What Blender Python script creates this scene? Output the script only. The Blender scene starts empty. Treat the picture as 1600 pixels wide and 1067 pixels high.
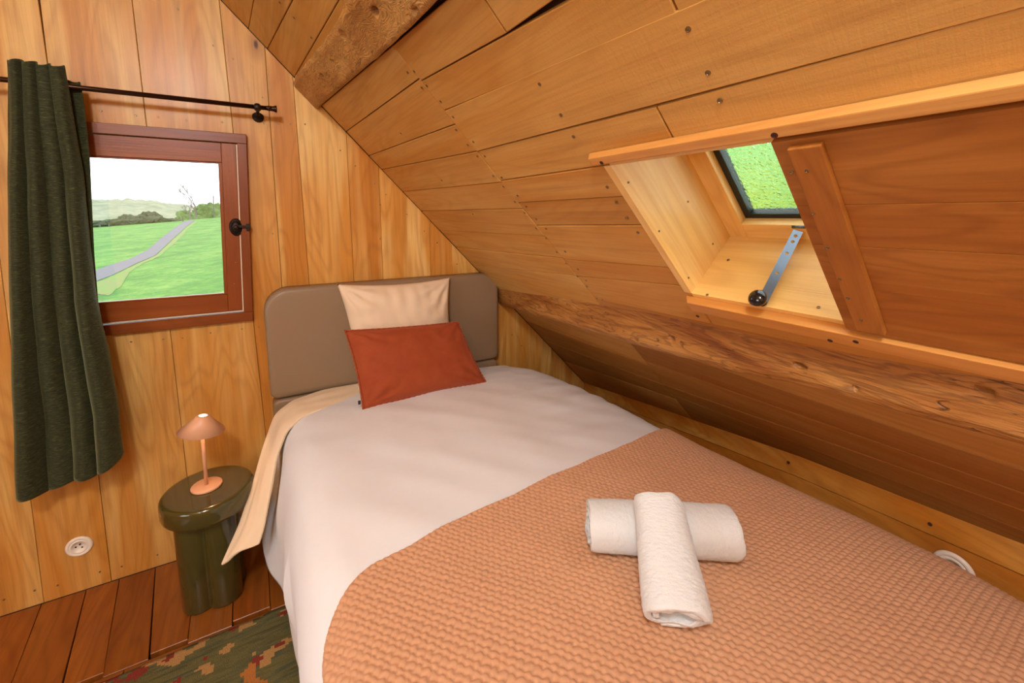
import bpy, bmesh, math, random
import numpy as np
from mathutils import Vector, Matrix, noise
random.seed(7)
# ---------------------------------------------------------------- camera, sky, lights, exposure
scn = bpy.context.scene
COL = scn.collection
CAM = Vector((0.0, -2.1, 1.479))
cd = bpy.data.cameras.new('camera'); cam = bpy.data.objects.new('camera', cd); COL.objects.link(cam)
cam.location = CAM; cam.rotation_euler = (math.radians(90-8.361), 0, math.radians(-29.272))
cd.sensor_width = 36; cd.lens = 36*656.6/1600; cd.shift_x = 0.0125; cd.shift_y = -0.0625
cd.clip_start = 0.02; cd.clip_end = 3000
scn.camera = cam
scn.view_settings.view_transform = 'Standard'; scn.view_settings.look = 'None'
scn.view_settings.gamma = 1; scn.view_settings.use_curve_mapping = False
scn.view_settings.exposure = -0.1
W = bpy.data.worlds.new('world'); scn.world = W; W.use_nodes = True
bg = W.node_tree.nodes['Background']; bg.inputs[0].default_value = (0.93, 0.97, 1.0, 1); bg.inputs[1].default_value = 3.6

def lamp(name, kind, loc, energy, color, size=0.1, rot=(0, 0, 0), size_y=None):
    l = bpy.data.lights.new(name, kind); l.energy = energy; l.color = color
    if kind == 'AREA':
        l.shape = 'RECTANGLE'; l.size = size; l.size_y = size_y or size
    else:
        l.shadow_soft_size = size
    o = bpy.data.objects.new(name, l); o.location = loc; o.rotation_euler = rot; COL.objects.link(o)
    return o
# two added fill lights behind the camera; area light for an unseen left window
lamp('room_fill_light', 'POINT', (-0.52, -2.55, 2.56), 106, (0.93, 1.0, 1.08), 0.14)
lamp('room_fill_light', 'POINT', (-1.2, -3.1, 2.5), 32, (0.93, 1.0, 1.08), 0.16)
lamp('window_daylight', 'AREA', (-2.4, -2.3, 1.55), 24, (0.72, 0.86, 1.0), 1.2, (0, math.radians(-90), 0), 1.3)

# ---------------------------------------------------------------- camera mapping helpers (layout only)
CX, CY, F = 780., 433.5, 656.6
_R = cam.rotation_euler.to_matrix()
def ray(px, py): return _R @ Vector(((px-CX)/F, -(py-CY)/F, -1))
def onplane(px, py, n, d):
    n = Vector(n); r = ray(px, py); t = (d-n.dot(CAM))/n.dot(r); return CAM+r*t
M_ = 1.024; Z0 = 2.238; K = math.sqrt(1+M_*M_)
RN = Vector((-M_, 0, -1))/K          # roof normal into the room
RU = Vector((1, 0, -M_))/K           # down the slope
def roofpt(x, y, off=0.0): return Vector((x, y, Z0-M_*x)) + RN*off
def roofz(x): return Z0-M_*x

# ---------------------------------------------------------------- tagging and linking
def tag(o, label=None, cat=None, group=None, kind=None):
    if label: o['label'] = label
    if cat: o['category'] = cat
    if group: o['group'] = group
    if kind: o['kind'] = kind
    return o
def empty(name, loc=(0, 0, 0)):
    o = bpy.data.objects.new(name, None); o.location = loc; o.empty_display_size = .05; COL.objects.link(o); return o
def link(name, me, mat=None, parent=None, smooth=False, color=None):
    o = bpy.data.objects.new(name, me); COL.objects.link(o)
    if mat is not None and not me.materials: me.materials.append(mat)
    if smooth:
        me.polygons.foreach_set('use_smooth', [True]*len(me.polygons))
    if parent is not None:
        o.parent = parent
        if parent.type == 'EMPTY' or parent.matrix_basis != Matrix():
            o.matrix_parent_inverse = wm(parent).inverted()
    if color: o.color = (*color, 1)
    return o
def wm(o):
    m = o.matrix_basis.copy()
    if o.parent: m = wm(o.parent) @ o.matrix_parent_inverse @ m
    return m
def pydata(name, vs, fs, **k):
    me = bpy.data.meshes.new(name); me.from_pydata([tuple(v) for v in vs], [], fs); me.validate(); me.update()
    return link(name, me, **k)
def bm_obj(name, bm, **k):
    bmesh.ops.recalc_face_normals(bm, faces=bm.faces)
    me = bpy.data.meshes.new(name); bm.to_mesh(me); bm.free()
    return link(name, me, **k)
def add_box(bm, c, s, rot=None, bev=0.0, seg=2):
    m = Matrix.Translation(c) @ (rot.to_4x4() if rot is not None else Matrix()) @ Matrix.Diagonal((*s, 1))
    g = bmesh.ops.create_cube(bm, size=1, matrix=m)
    if bev > 0:
        es = list({e for v in g['verts'] for e in v.link_edges})
        bmesh.ops.bevel(bm, geom=es, offset=bev, segments=seg, profile=.6, affect='EDGES')
def add_cyl(bm, p0, p1, r0, r1=None, n=20, caps=True):
    p0 = Vector(p0); p1 = Vector(p1); d = p1-p0
    q = d.to_track_quat('Z', 'Y').to_matrix().to_4x4()
    bmesh.ops.create_cone(bm, cap_ends=caps, segments=n, radius1=r0, radius2=r0 if r1 is None else r1, depth=d.length,
                          matrix=Matrix.Translation((p0+p1)/2) @ q)
def add_lathe(bm, prof, c, axis=Vector((0, 0, 1)), n=32):
    c = Vector(c); q = axis.to_track_quat('Z', 'Y').to_matrix()
    rings = []
    for r, h in prof:
        if r < 1e-6: rings.append([bm.verts.new(c+q@Vector((0, 0, h)))])
        else: rings.append([bm.verts.new(c+q@Vector((r*math.cos(2*math.pi*i/n), r*math.sin(2*math.pi*i/n), h))) for i in range(n)])
    for a, b in zip(rings, rings[1:]):
        for i in range(n):
            j = (i+1) % n
            if len(a) == 1 and len(b) == 1: continue
            if len(a) == 1: bm.faces.new((a[0], b[i], b[j]))
            elif len(b) == 1: bm.faces.new((a[i], a[j], b[0]))
            else: bm.faces.new((a[i], a[j], b[j], b[i]))

# ---------------------------------------------------------------- materials
def srgb(r, g, b):
    f = lambda c: (c/255/12.92) if c/255 <= .04045 else ((c/255+.055)/1.055)**2.4
    return (f(r), f(g), f(b))
class NT:
    def __init__(s, name):
        s.m = bpy.data.materials.new(name); s.m.use_nodes = True; s.t = s.m.node_tree
        s.b = s.t.nodes['Principled BSDF']
    def n(s, typ, **k):
        nd = s.t.nodes.new(typ)
        for a, v in k.items(): setattr(nd, a, v)
        return nd
    def l(s, a, b): s.t.links.new(a, b)
    def val(s, sock, v):
        if hasattr(v, 'is_output') or isinstance(v, bpy.types.NodeSocket): s.l(v, sock)
        else: sock.default_value = v
    def math(s, op, a, b=0.5, clamp=False):
        nd = s.n('ShaderNodeMath', operation=op, use_clamp=clamp); s.val(nd.inputs[0], a); s.val(nd.inputs[1], b); return nd.outputs[0]
    def noise(s, vec, scale=5, detail=3, rough=.5, dist=0):
        nd = s.n('ShaderNodeTexNoise'); s.l(vec, nd.inputs['Vector']); nd.inputs['Scale'].default_value = scale
        nd.inputs['Detail'].default_value = detail; nd.inputs['Roughness'].default_value = rough; nd.inputs['Distortion'].default_value = dist
        return nd.outputs['Fac']
    def vmul(s, vec, v):
        nd = s.n('ShaderNodeVectorMath', operation='MULTIPLY'); s.l(vec, nd.inputs[0]); nd.inputs[1].default_value = v; return nd.outputs[0]
    def ramp(s, fac, stops, interp='LINEAR'):
        nd = s.n('ShaderNodeValToRGB'); s.l(fac, nd.inputs[0]); cr = nd.color_ramp; cr.interpolation = interp
        while len(cr.elements) < len(stops): cr.elements.new(.5)
        for e, (p, c) in zip(cr.elements, stops): e.position = p; e.color = (*c, 1) if len(c) == 3 else c
        return nd.outputs[0]
    def mix(s, fac, a, b, mode='MIX'):
        nd = s.n('ShaderNodeMix', data_type='RGBA', blend_type=mode)
        s.val(nd.inputs[0], fac)
        for sock, v in ((nd.inputs[6], a), (nd.inputs[7], b)):
            if isinstance(v, bpy.types.NodeSocket): s.l(v, sock)
            else: sock.default_value = (*v, 1)
        return nd.outputs[2]
    def bump(s, h, strength=.3, dist=.002):
        nd = s.n('ShaderNodeBump'); s.l(h, nd.inputs['Height']); nd.inputs['Strength'].default_value = strength
        nd.inputs['Distance'].default_value = dist; s.l(nd.outputs[0], s.b.inputs['Normal']); return nd
def plain(name, col, rough=.5, metal=0, **k):
    t = NT(name); t.b.inputs['Base Color'].default_value = (*col, 1); t.b.inputs['Roughness'].default_value = rough
    t.b.inputs['Metallic'].default_value = metal
    for a, v in k.items(): t.b.inputs[a].default_value = v
    return t.m

def wood(name, light, mid, dark, knots=.25, saw=0.0, rough=.5, figure=1.0, grain_k=1.0, coat=0.0, big=1.0):
    """planks: local X runs with the grain; obj.color tints"""
    t = NT(name)
    tc = t.n('ShaderNodeTexCoord'); oi = t.n('ShaderNodeObjectInfo')
    off = t.n('ShaderNodeVectorMath', operation='SCALE'); cb = t.n('ShaderNodeCombineXYZ')
    t.l(oi.outputs['Random'], cb.inputs[0]); t.l(t.math('MULTIPLY', oi.outputs['Random'], 7.3), cb.inputs[1]); t.l(t.math('MULTIPLY', oi.outputs['Random'], 3.7), cb.inputs[2])
    t.l(cb.outputs[0], off.inputs[0]); off.inputs['Scale'].default_value = 23
    ad = t.n('ShaderNodeVectorMath', operation='ADD'); t.l(tc.outputs['Object'], ad.inputs[0]); t.l(off.outputs[0], ad.inputs[1])
    P = ad.outputs[0]
    # contour figure: rings of a stretched noise give cathedral grain
    f1 = t.noise(t.vmul(P, (1.1*big, 5.5*big, 5.5*big)), 1, 2.0, .45, .25)
    rings = t.math('SINE', t.math('MULTIPLY', f1, 78))
    rings = t.math('MULTIPLY_ADD', rings, .5); t.t.nodes[-1].inputs[2].default_value = .5
    rings = t.math('POWER', rings, 2.5)
    fib = t.noise(t.vmul(P, (4, 170, 170)), 1, 3, .6)
    fib2 = t.noise(t.vmul(P, (1.4, 34, 34)), 1, 3, .55, .3)
    blotch = t.noise(t.vmul(P, (1.2, 4.5, 4.5)), 1, 3, .55, .6)
    streak = t.noise(t.vmul(P, (.7, 9, 9)), 1, 2, .5, .4)
    base = t.ramp(blotch, [(.30, light), (.52, tuple((a+b)/2 for a, b in zip(light, mid))), (.72, mid)])
    c = t.mix(t.math('MULTIPLY', t.ramp(streak, [(.49, (0, 0, 0)), (.62, (1, 1, 1))]), .9), base, mid)
    c = t.mix(t.math('MULTIPLY', rings, .22*figure), c, dark)
    c = t.mix(t.math('MULTIPLY', t.ramp(fib2, [(.50, (0, 0, 0)), (.75, (1, 1, 1))]), .30*grain_k), c, dark)
    c = t.mix(t.math('MULTIPLY', t.ramp(fib, [(.45, (0, 0, 0)), (.8, (1, 1, 1))]), .22*grain_k), c, dark)
    if knots > 0:
        vo = t.n('ShaderNodeTexVoronoi'); vo.feature = 'F1'; t.l(t.vmul(P, (1.6, 3.4, 0.01)), vo.inputs['Vector']); vo.inputs['Scale'].default_value = 1.25
        sel = t.n('ShaderNodeSeparateColor'); t.l(vo.outputs['Color'], sel.inputs[0])
        on = t.math('LESS_THAN', sel.outputs[0], knots)
        dd = t.math('ADD', vo.outputs['Distance'], t.math('MULTIPLY', t.math('SUBTRACT', fib2, .5), .10))
        halo = t.ramp(dd, [(.02, (1, 1, 1)), (.17, (0, 0, 0))])
        core = t.ramp(dd, [(.018, (1, 1, 1)), (.04, (0, 0, 0))])
        c = t.mix(t.math('MULTIPLY', t.math('MULTIPLY', halo, on), .55), c, dark)
        c = t.mix(t.math('MULTIPLY', t.math('MULTIPLY', core, on), .85), c, tuple(v*.18 for v in dark))
    c = t.mix(1.0, c, oi.outputs['Color'], 'MULTIPLY')
    t.l(c, t.b.inputs['Base Color'])
    t.b.inputs['Roughness'].default_value = rough
    t.b.inputs['Specular IOR Level'].default_value = .35
    if coat: t.b.inputs['Coat Weight'].default_value = coat; t.b.inputs['Coat Roughness'].default_value = .25
    h = t.math('ADD', t.math('MULTIPLY', fib, .6), t.math('MULTIPLY', fib2, .5))
    if saw:
        s1 = t.noise(t.vmul(P, (150, 9, 9)), 1, 2, .6, .3); s2 = t.noise(t.vmul(P, (14, .8, .8)), 1, 1, .5, .2)
        s2 = t.ramp(s2, [(.60, (0, 0, 0)), (.64, (1, 1, 1)), (.68, (0, 0, 0))])
        s3 = t.noise(P, 260, 3, .7)
        h = t.math('ADD', h, t.math('MULTIPLY', s1, saw)); h = t.math('ADD', h, t.math('MULTIPLY', s2, saw*.35)); h = t.math('ADD', h, t.math('MULTIPLY', s3, saw*.8))
    t.bump(h, .35, .0015)
    return t.m

L_, M1, D_ = srgb(226, 190, 118), srgb(202, 140, 58), srgb(136, 78, 22)
m_wall = wood('wood_gable_planks', L_, M1, D_, knots=.26, rough=.42, figure=.85, coat=.12)
m_roof = wood('wood_roof_boards', srgb(222, 182, 110), srgb(208, 154, 76), srgb(154, 96, 34), knots=.13, saw=.7, rough=.6, figure=.5)
m_panel = wood('wood_shutter_boards', srgb(196, 142, 72), srgb(176, 116, 50), srgb(122, 66, 18), knots=.1, rough=.5, figure=1.2, big=1.4)
m_pine = wood('wood_planed_pine', srgb(232, 186, 112), srgb(216, 154, 78), srgb(178, 106, 42), knots=.15, rough=.4, figure=.7, coat=.15)
m_well = wood('wood_skylight_lining', srgb(255, 226, 152), srgb(246, 198, 112), srgb(200, 134, 62), knots=.02, rough=.4, figure=.8, coat=.15)
m_floor = wood('wood_floor_boards', srgb(164, 98, 34), srgb(138, 74, 20), srgb(80, 36, 8), knots=.15, rough=.38, figure=1.0, coat=.25)
m_red = wood('wood_window_mahogany', srgb(156, 88, 34), srgb(132, 66, 22), srgb(80, 34, 10), knots=0, rough=.38, figure=.5, coat=.12)

def beamwood(name, cols, swirl):
    t = NT(name); tc = t.n('ShaderNodeTexCoord'); P = tc.outputs['Object']
    w = t.noise(t.vmul(P, (7, 7, 7)), 1, 3, .6, swirl)
    f = t.noise(t.vmul(P, (14 if swirl > 1 else 26, 3.2 if swirl < 1 else 7, 14 if swirl > 1 else 26)), 1, 2 if swirl > 1 else 4, .5, swirl)
    rings = t.math('SINE', t.math('MULTIPLY', f, 70 if swirl > 1 else 40))
    fib = t.noise(t.vmul(P, (150, 6 if swirl < 1 else 22, 150)), 1, 4, .7, .5)
    c = t.ramp(t.noise(t.vmul(P, (6, 1.6, 6)), 1, 4, .65, 1.2), [(.28, cols[0]), (.5, cols[1]), (.68, cols[2]), (.82, cols[3])])
    c = t.mix(t.math('MULTIPLY', t.ramp(rings, [(.4, (0, 0, 0)), (1., (1, 1, 1))]), .42), c, cols[3])
    c = t.mix(t.math('MULTIPLY', t.ramp(fib, [(.5, (0, 0, 0)), (.72, (1, 1, 1))]), .35), c, cols[3])
    crack = t.noise(t.vmul(P, (22, 3.0, 22)), 1, 3, .6, 1.5)
    ck = t.ramp(crack, [(.485, (0, 0, 0)), (.5, (1, 1, 1)), (.515, (0, 0, 0))])
    gate = t.ramp(w, [(.55, (0, 0, 0)), (.62, (1, 1, 1))])
    ck = t.math('MULTIPLY', ck, gate)
    c = t.mix(t.math('MULTIPLY', ck, .75), c, tuple(v*.25 for v in cols[3]))
    t.l(c, t.b.inputs['Base Color']); t.b.inputs['Roughness'].default_value = .55
    h = t.math('ADD', fib, t.math('MULTIPLY', rings, .25)); h = t.math('SUBTRACT', h, t.math('MULTIPLY', ck, 1.5))
    t.bump(h, .55, .004)
    return t.m
m_beam_up = beamwood('weathered_oak_tie_beam', [srgb(228, 182, 112), srgb(206, 154, 84), srgb(166, 108, 48), srgb(66, 36, 12)], 2.4)
m_beam_low = beamwood('weathered_oak_purlin', [srgb(206, 152, 82), srgb(178, 118, 52), srgb(140, 78, 24), srgb(72, 34, 8)], .6)
m_dark = plain('dark_gap', (.012, .007, .004), .9)
m_back = plain('board_backing', srgb(46, 26, 12), .8)

def fabric(name, col, col2=None, weave=900, rough=.9, sheen=.3, bump=.15, nscale=40, nstr=.5):
    t = NT(name); tc = t.n('ShaderNodeTexCoord'); P = tc.outputs['Object']
    n1 = t.noise(P, nscale, 4, .6, .2)
    c = t.mix(t.math('MULTIPLY', n1, nstr), col, col2 or tuple(v*.85 for v in col))
    t.l(c, t.b.inputs['Base Color']); t.b.inputs['Roughness'].default_value = rough
    t.b.inputs['Sheen Weight'].default_value = sheen; t.b.inputs['Sheen Roughness'].default_value = .5
    t.b.inputs['Sheen Tint'].default_value = (*[min(1, v*1.4+.1) for v in col], 1)
    t.b.inputs['Specular IOR Level'].default_value = .2
    h = t.noise(P, weave, 2, .6); t.bump(h, bump, .001)
    return t.m
m_duvet = fabric('white_cotton', srgb(236, 238, 240), srgb(228, 229, 230), 700, .85, .1, .06)
m_cream = fabric('cream_cotton', srgb(238, 216, 184), srgb(230, 204, 170), 700, .85, .15, .08)
m_blanket = fabric('terracotta_knit', srgb(206, 158, 122), srgb(190, 138, 100), 520, .95, .25, .35, 60)
m_velvet = fabric('rust_velvet', srgb(172, 84, 46), srgb(140, 54, 22), 600, .75, .8, .12, 14, .9)
m_towel = fabric('white_terry', srgb(220, 222, 220), srgb(212, 210, 204), 330, 1, .3, .9, 60)
m_leather = NT('taupe_leatherette')
t = m_leather; P = t.n('ShaderNodeTexCoord').outputs['Object']
t.b.inputs['Base Color'].default_value = (*srgb(144, 120, 92), 1); t.b.inputs['Roughness'].default_value = .42; t.bump(t.noise(P, 330, 3, .6), .12, .001)
m_leather = t.m

# curtain chenille
t = NT('dark_green_chenille'); P = t.n('ShaderNodeTexCoord').outputs['Object']
n1 = t.noise(t.vmul(P, (60, 60, 420)), 1, 3, .7, .4)
t.l(t.ramp(n1, [(.3, srgb(18, 20, 5)), (.55, srgb(46, 52, 18)), (.8, srgb(96, 100, 50))]), t.b.inputs['Base Color'])
t.b.inputs['Roughness'].default_value = .85; t.b.inputs['Sheen Weight'].default_value = .6; t.b.inputs['Sheen Roughness'].default_value = .35
t.b.inputs['Sheen Tint'].default_value = (.5, .55, .3, 1); t.bump(n1, .5, .002); m_curtain = t.m
m_bronze = plain('dark_bronze_rod', srgb(60, 40, 30), .28, .85)
m_iron = plain('wrought_black_iron', srgb(44, 36, 30), .45, .7)
m_steel = plain('grey_blued_steel', srgb(120, 132, 146), .3, .9)
m_blackknob = plain('black_lacquer', (.012, .012, .014), .12, .3, **{'Coat Weight': .6})
m_alu = plain('dark_aluminium', srgb(52, 60, 56), .35, .6)
m_screw = plain('zinc_screw', srgb(150, 128, 92), .35, .8)
m_pale = plain('pale_rubber', srgb(226, 204, 176), .5)
m_green = plain('glossy_olive_lacquer', srgb(72, 66, 30), .14, 0, **{'Coat Weight': .6, 'Coat Roughness': .06})
m_lamp = plain('blush_painted_metal', srgb(226, 172, 134), .4)
m_white = plain('white_plastic', srgb(236, 226, 210), .3)
m_plug = plain('dark_plug', srgb(70, 34, 18), .6)
m_tagm = plain('black_label', srgb(40, 34, 30), .7)
t = NT('lit_diffuser'); t.b.inputs['Emission Color'].default_value = (1, .82, .6, 1); t.b.inputs['Emission Strength'].default_value = 5; m_emit = t.m

# ---------------------------------------------------------------- plank builder
def clip(poly, a, b, c):
    """keep a*x+b*y<=c"""
    out = []
    for i in range(len(poly)):
        p, q = poly[i], poly[(i+1) % len(poly)]
        dp, dq = a*p[0]+b*p[1]-c, a*q[0]+b*q[1]-c
        if dp <= 0: out.append(p)
        if dp*dq < 0:
            s = dp/(dp-dq); out.append((p[0]+s*(q[0]-p[0]), p[1]+s*(q[1]-p[1])))
    return out
def inset(poly, d):
    A = sum(poly[i][0]*poly[(i+1) % len(poly)][1]-poly[(i+1) % len(poly)][0]*poly[i][1] for i in range(len(poly)))
    if A < 0: poly = poly[::-1]
    # drop near-duplicate points
    q = []
    for p in poly:
        if not q or (Vector(p)-Vector(q[-1])).length > 1e-4: q.append(p)
    if len(q) > 1 and (Vector(q[0])-Vector(q[-1])).length < 1e-4: q.pop()
    poly = q
    res = poly
    for i in range(len(poly)):
        p, r = Vector(poly[i]), Vector(poly[(i+1) % len(poly)])
        e = (r-p).normalized(); n = Vector((e.y, -e.x))     # outward for CCW
        res = clip(res, n.x, n.y, n.dot(p)-d)
    return poly, res
def plank(name, poly, O, ex, ey, n, th, mat, parent, color, gap=.0010, ch=.0018, grain='y', lift=0.0):
    """poly in (a,b) of frame O,ex,ey; n points into the room"""
    _, P1 = inset(poly, gap)
    if len(P1) < 3: return None
    P1, P2 = inset(P1, ch)
    if len(P2) < 3: return None
    O, ex, ey, n = Vector(O), Vector(ex), Vector(ey), Vector(n)
    gx = ey if grain == 'y' else ex
    gx = gx.normalized(); gz = n.normalized(); gy = gz.cross(gx)
    c2 = Vector((sum(p[0] for p in P1)/len(P1), sum(p[1] for p in P1)/len(P1)))
    o3 = O+ex*c2.x+ey*c2.y
    mw = Matrix((gx, gy, gz)).transposed().to_4x4(); mw.translation = o3
    inv = mw.inverted()
    L = lambda p, z: inv @ (O+ex*p[0]+ey*p[1]+n*(z+lift))
    vs = [L(p, -th) for p in P1]+[L(p, -ch) for p in P1]
    k = len(P1); fs = [list(range(k))] + [[i, (i+1) % k, k+(i+1) % k, k+i] for i in range(k)]
    if len(P2) == k:
        vs += [L(p, 0) for p in P2]
        fs += [[k+i, k+(i+1) % k, 2*k+(i+1) % k, 2*k+i] for i in range(k)] + [[2*k+i for i in range(k)]]
    else:
        fs += [[k+i for i in range(k)]]
    bm = bmesh.new(); bv = [bm.verts.new(v) for v in vs]
    for f in fs:
        try: bm.faces.new([bv[i] for i in f])
        except ValueError: pass
    bmesh.ops.recalc_face_normals(bm, faces=bm.faces)
    me = bpy.data.meshes.new(name); bm.to_mesh(me); bm.free(); me.materials.append(mat)
    o = bpy.data.objects.new(name, me); COL.objects.link(o); o.matrix_world = mw
    o.parent = parent; o.matrix_parent_inverse = wm(parent).inverted()
    o.color = (*color, 1)
    return o
def prism(name, poly, O, ex, ey, n, z0, z1, mat, parent=None):
    O, ex, ey, n = Vector(O), Vector(ex), Vector(ey), Vector(n); k = len(poly)
    bm = bmesh.new()
    a = [bm.verts.new(O+ex*p[0]+ey*p[1]+n*z0) for p in poly]; b = [bm.verts.new(O+ex*p[0]+ey*p[1]+n*z1) for p in poly]
    bm.faces.new(a); bm.faces.new(b)
    for i in range(k): bm.faces.new((a[i], a[(i+1) % k], b[(i+1) % k], b[i]))
    return bm_obj(name, bm, mat=mat, parent=parent)
def screws(name, pts, n, r, mat, parent, holes=True):
    n = Vector(n).normalized(); bm = bmesh.new()
    for p in pts:
        add_lathe(bm, [(r, -.0005), (r, .0006), (r*.72, .0009), (r*.62, .0001), (r*.3, .0), (0, -.0003)], p, n, 10)
    o = bm_obj(name, bm, mat=mat, parent=parent); o['kind'] = 'stuff'
    return o

RIDGE = -1.0
XL = -2.6
def rz_left(x): return Z0-M_*RIDGE + M_*(x-RIDGE)     # left slope
# ---------------------------------------------------------------- floor
floor = prism('floor', [(XL-.1, -4.2), (1.95, -4.2), (1.95, .05), (XL-.1, .05)], (0, 0, 0), (1, 0, 0), (0, 1, 0), (0, 0, 1), -.06, -.02, m_back)
floor['kind'] = 'structure'
fx = [(-2.6, -2.6), (-2.3, -2.28), (-2.0, -1.96), (-1.7, -1.66), (-1.4, -1.36), (-1.14, -1.09), (-.98, -.93), (-.844, -.79), (-.716, -.656), (-.615, -.555), (-.498, -.437), (-.352, -.331), (-.212, -.198), (-.085, -.075), (.06, .06), (.2, .2), (.34, .34), (.47, .47), (.62, .62), (.78, .78), (.92, .92), (1.08, 1.08), (1.24, 1.24), (1.4, 1.4), (1.56, 1.56), (1.72, 1.72), (1.86, 1.86)]
ftone = [.95, .86, 1.05, .9, 1.0, .88, 1.02, .94, 1.04, .9]
for i in range(len(fx)-1):
    a0, a1 = fx[i]; b0, b1 = fx[i+1]
    yend = -.445 - (.018 if i % 2 else 0)
    k = ftone[i % 10]; col = (k, k*.98, k*.95)
    plank('plank', [(a1, yend), (b1, yend), (b0, 0), (a0, 0)], (0, 0, 0), (1, 0, 0), (0, 1, 0), (0, 0, 1), .02, m_floor, floor, col, .0012, .0015)
for i in range(12):      # narrow border strip laid crosswise beside the rug
    x0 = -2.6+i*.42; x1 = min(x0+.42, 1.86)
    plank('plank', [(x0, -.53), (x1, -.53), (x1, -.464), (x0, -.464)], (0, 0, 0), (1, 0, 0), (0, 1, 0), (0, 0, 1), .02, m_floor, floor, (.9, .9, .86), .001, .0015, 'x')
for i in range(30):
    x0 = -2.6+i*.15; x1 = x0+.15
    if x0 > 1.85: break
    k = ftone[(i*3) % 10]
    plank('plank', [(x0, -4.1), (x1, -4.1), (x1, -.53), (x0, -.53)], (0, 0, 0), (1, 0, 0), (0, 1, 0), (0, 0, 1), .02, m_floor, floor, (k, k*.98, k*.95), .0012, .0015)

# ---------------------------------------------------------------- gable wall
EXW, EYW, NW = (1, 0, 0), (0, 0, 1), (0, -1, 0)
WX0, WX1, WZ0, WZ1 = -.60, -.088, 1.068, 1.775
full = [(XL, 0), (1.845, 0), (1.845, roofz(1.845)+.02), (RIDGE, roofz(RIDGE)), (XL, rz_left(XL))]
bm = bmesh.new()
def slab(bm, poly, y0, y1):
    a = [bm.verts.new((p[0], y0, p[1])) for p in poly]; b = [bm.verts.new((p[0], y1, p[1])) for p in poly]
    bm.faces.new(a); bm.faces.new(b)
    for i in range(len(poly)): bm.faces.new((a[i], a[(i+1) % len(poly)], b[(i+1) % len(poly)], b[i]))
for cl in ([(1, 0, WX0)], [(-1, 0, -WX1)], [(-1, 0, -WX0), (1, 0, WX1), (0, 1, WZ0)], [(-1, 0, -WX0), (1, 0, WX1), (0, -1, -WZ1)]):
    p = full
    for c in cl: p = clip(p, *c)
    slab(bm, p, .0185, .11)
wall = bm_obj('wall_back', bm, mat=m_back); wall['kind'] = 'structure'
# seams: (x at floor, x at z=2.2), tint of the plank to the right of it
S = [(-2.6, -2.6, (.95, .9, .84)), (-2.35, -2.33, (1, .97, .93)), (-2.05, -2.06, (.95, .85, .7)), (-1.8, -1.79, (1, 1, .95)), (-1.5, -1.52, (1, .92, .85)), (-1.25, -1.24, (.95, .9, .8)), (-1.03, -1.0, (1, .97, .9)),
     (-.838, -.77, (.99, .95, .88)), (-.640, -.600, (.94, .90, .84)), (-.357, -.354, (.97, .93, .88)), (-.045, -.082, (.93, .80, .64)), (.055, .063, (.95, .84, .70)), (.185, .160, (1.14, 1.12, 1.1)),
     (.37, .37, (1.05, .92, .78)), (.51, .511, (1.2, 1.2, 1.2)), (.762, .762, (1.1, 1.0, .9)), (.885, .885, (1.16, 1.16, 1.1)), (1.05, 1.05, (1.1, 1.05, 1)), (1.225, 1.225, (1.08, 1.04, .94)), (1.56, 1.56, (.86, .72, .52)), (1.605, 1.605, (1.0, .95, .82)), (1.845, 1.845, None)]
for (a0, a1, c), (b0, b1, _) in zip(S, S[1:]):
    top = 3.3; e = lambda p0, p1, z: p0+(p1-p0)*z/2.2
    strip = [(a0, 0), (b0, 0), (e(b0, b1, top), top), (e(a0, a1, top), top)]
    strip = clip(strip, M_, 1, Z0); strip = clip(strip, -M_, 1, rz_left(0))
    if a0 > -.7 and b0 < 0:
        parts = [clip(strip, 0, 1, WZ0), clip(strip, 0, -1, -WZ1)]
    else: parts = [strip]
    if a0 == -.838:
        parts = [clip(strip, 1, 0, -.604)]
    if a0 == -.640:
        parts.append(clip(clip(clip(strip, 1, 0, WX0), 0, -1, -WZ0), 0, 1, WZ1))
    for p in parts:
        if len(p) >= 3:
            plank('plank', p, (0, 0, 0), EXW, EYW, NW, .018, m_wall, wall, c, .0007, .0013, lift=random.uniform(-.0012, .0004))
gs = [(158, 173), (212, 180.5), (247, 183), (291, 188), (347, 191), (412, 193), (434, 193), (454, 194), (476.5, 194), (410, 152.5), (333, 71), (364, 92), (278, 14), (531.5, 235),
      (531, 235.5), (555, 259), (585, 287), (603, 304), (635.5, 335), (663, 361), (683, 379), (594, 320), (205, 534), (255, 530), (285, 528), (329, 520), (378, 514), (404, 511),
      (6, 937), (54, 922.5), (90, 914.5), (156, 893.5), (190, 885), (246, 867), (714, 412.6), (800, 523), (815, 540), (594, 373), (426, 365)]
screws('screw', [onplane(x, y, (0, 1, 0), -.0003) for x, y in gs if not (x == 531 and y == 235.5)], (0, -1, 0), .0036, m_screw, wall)

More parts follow.
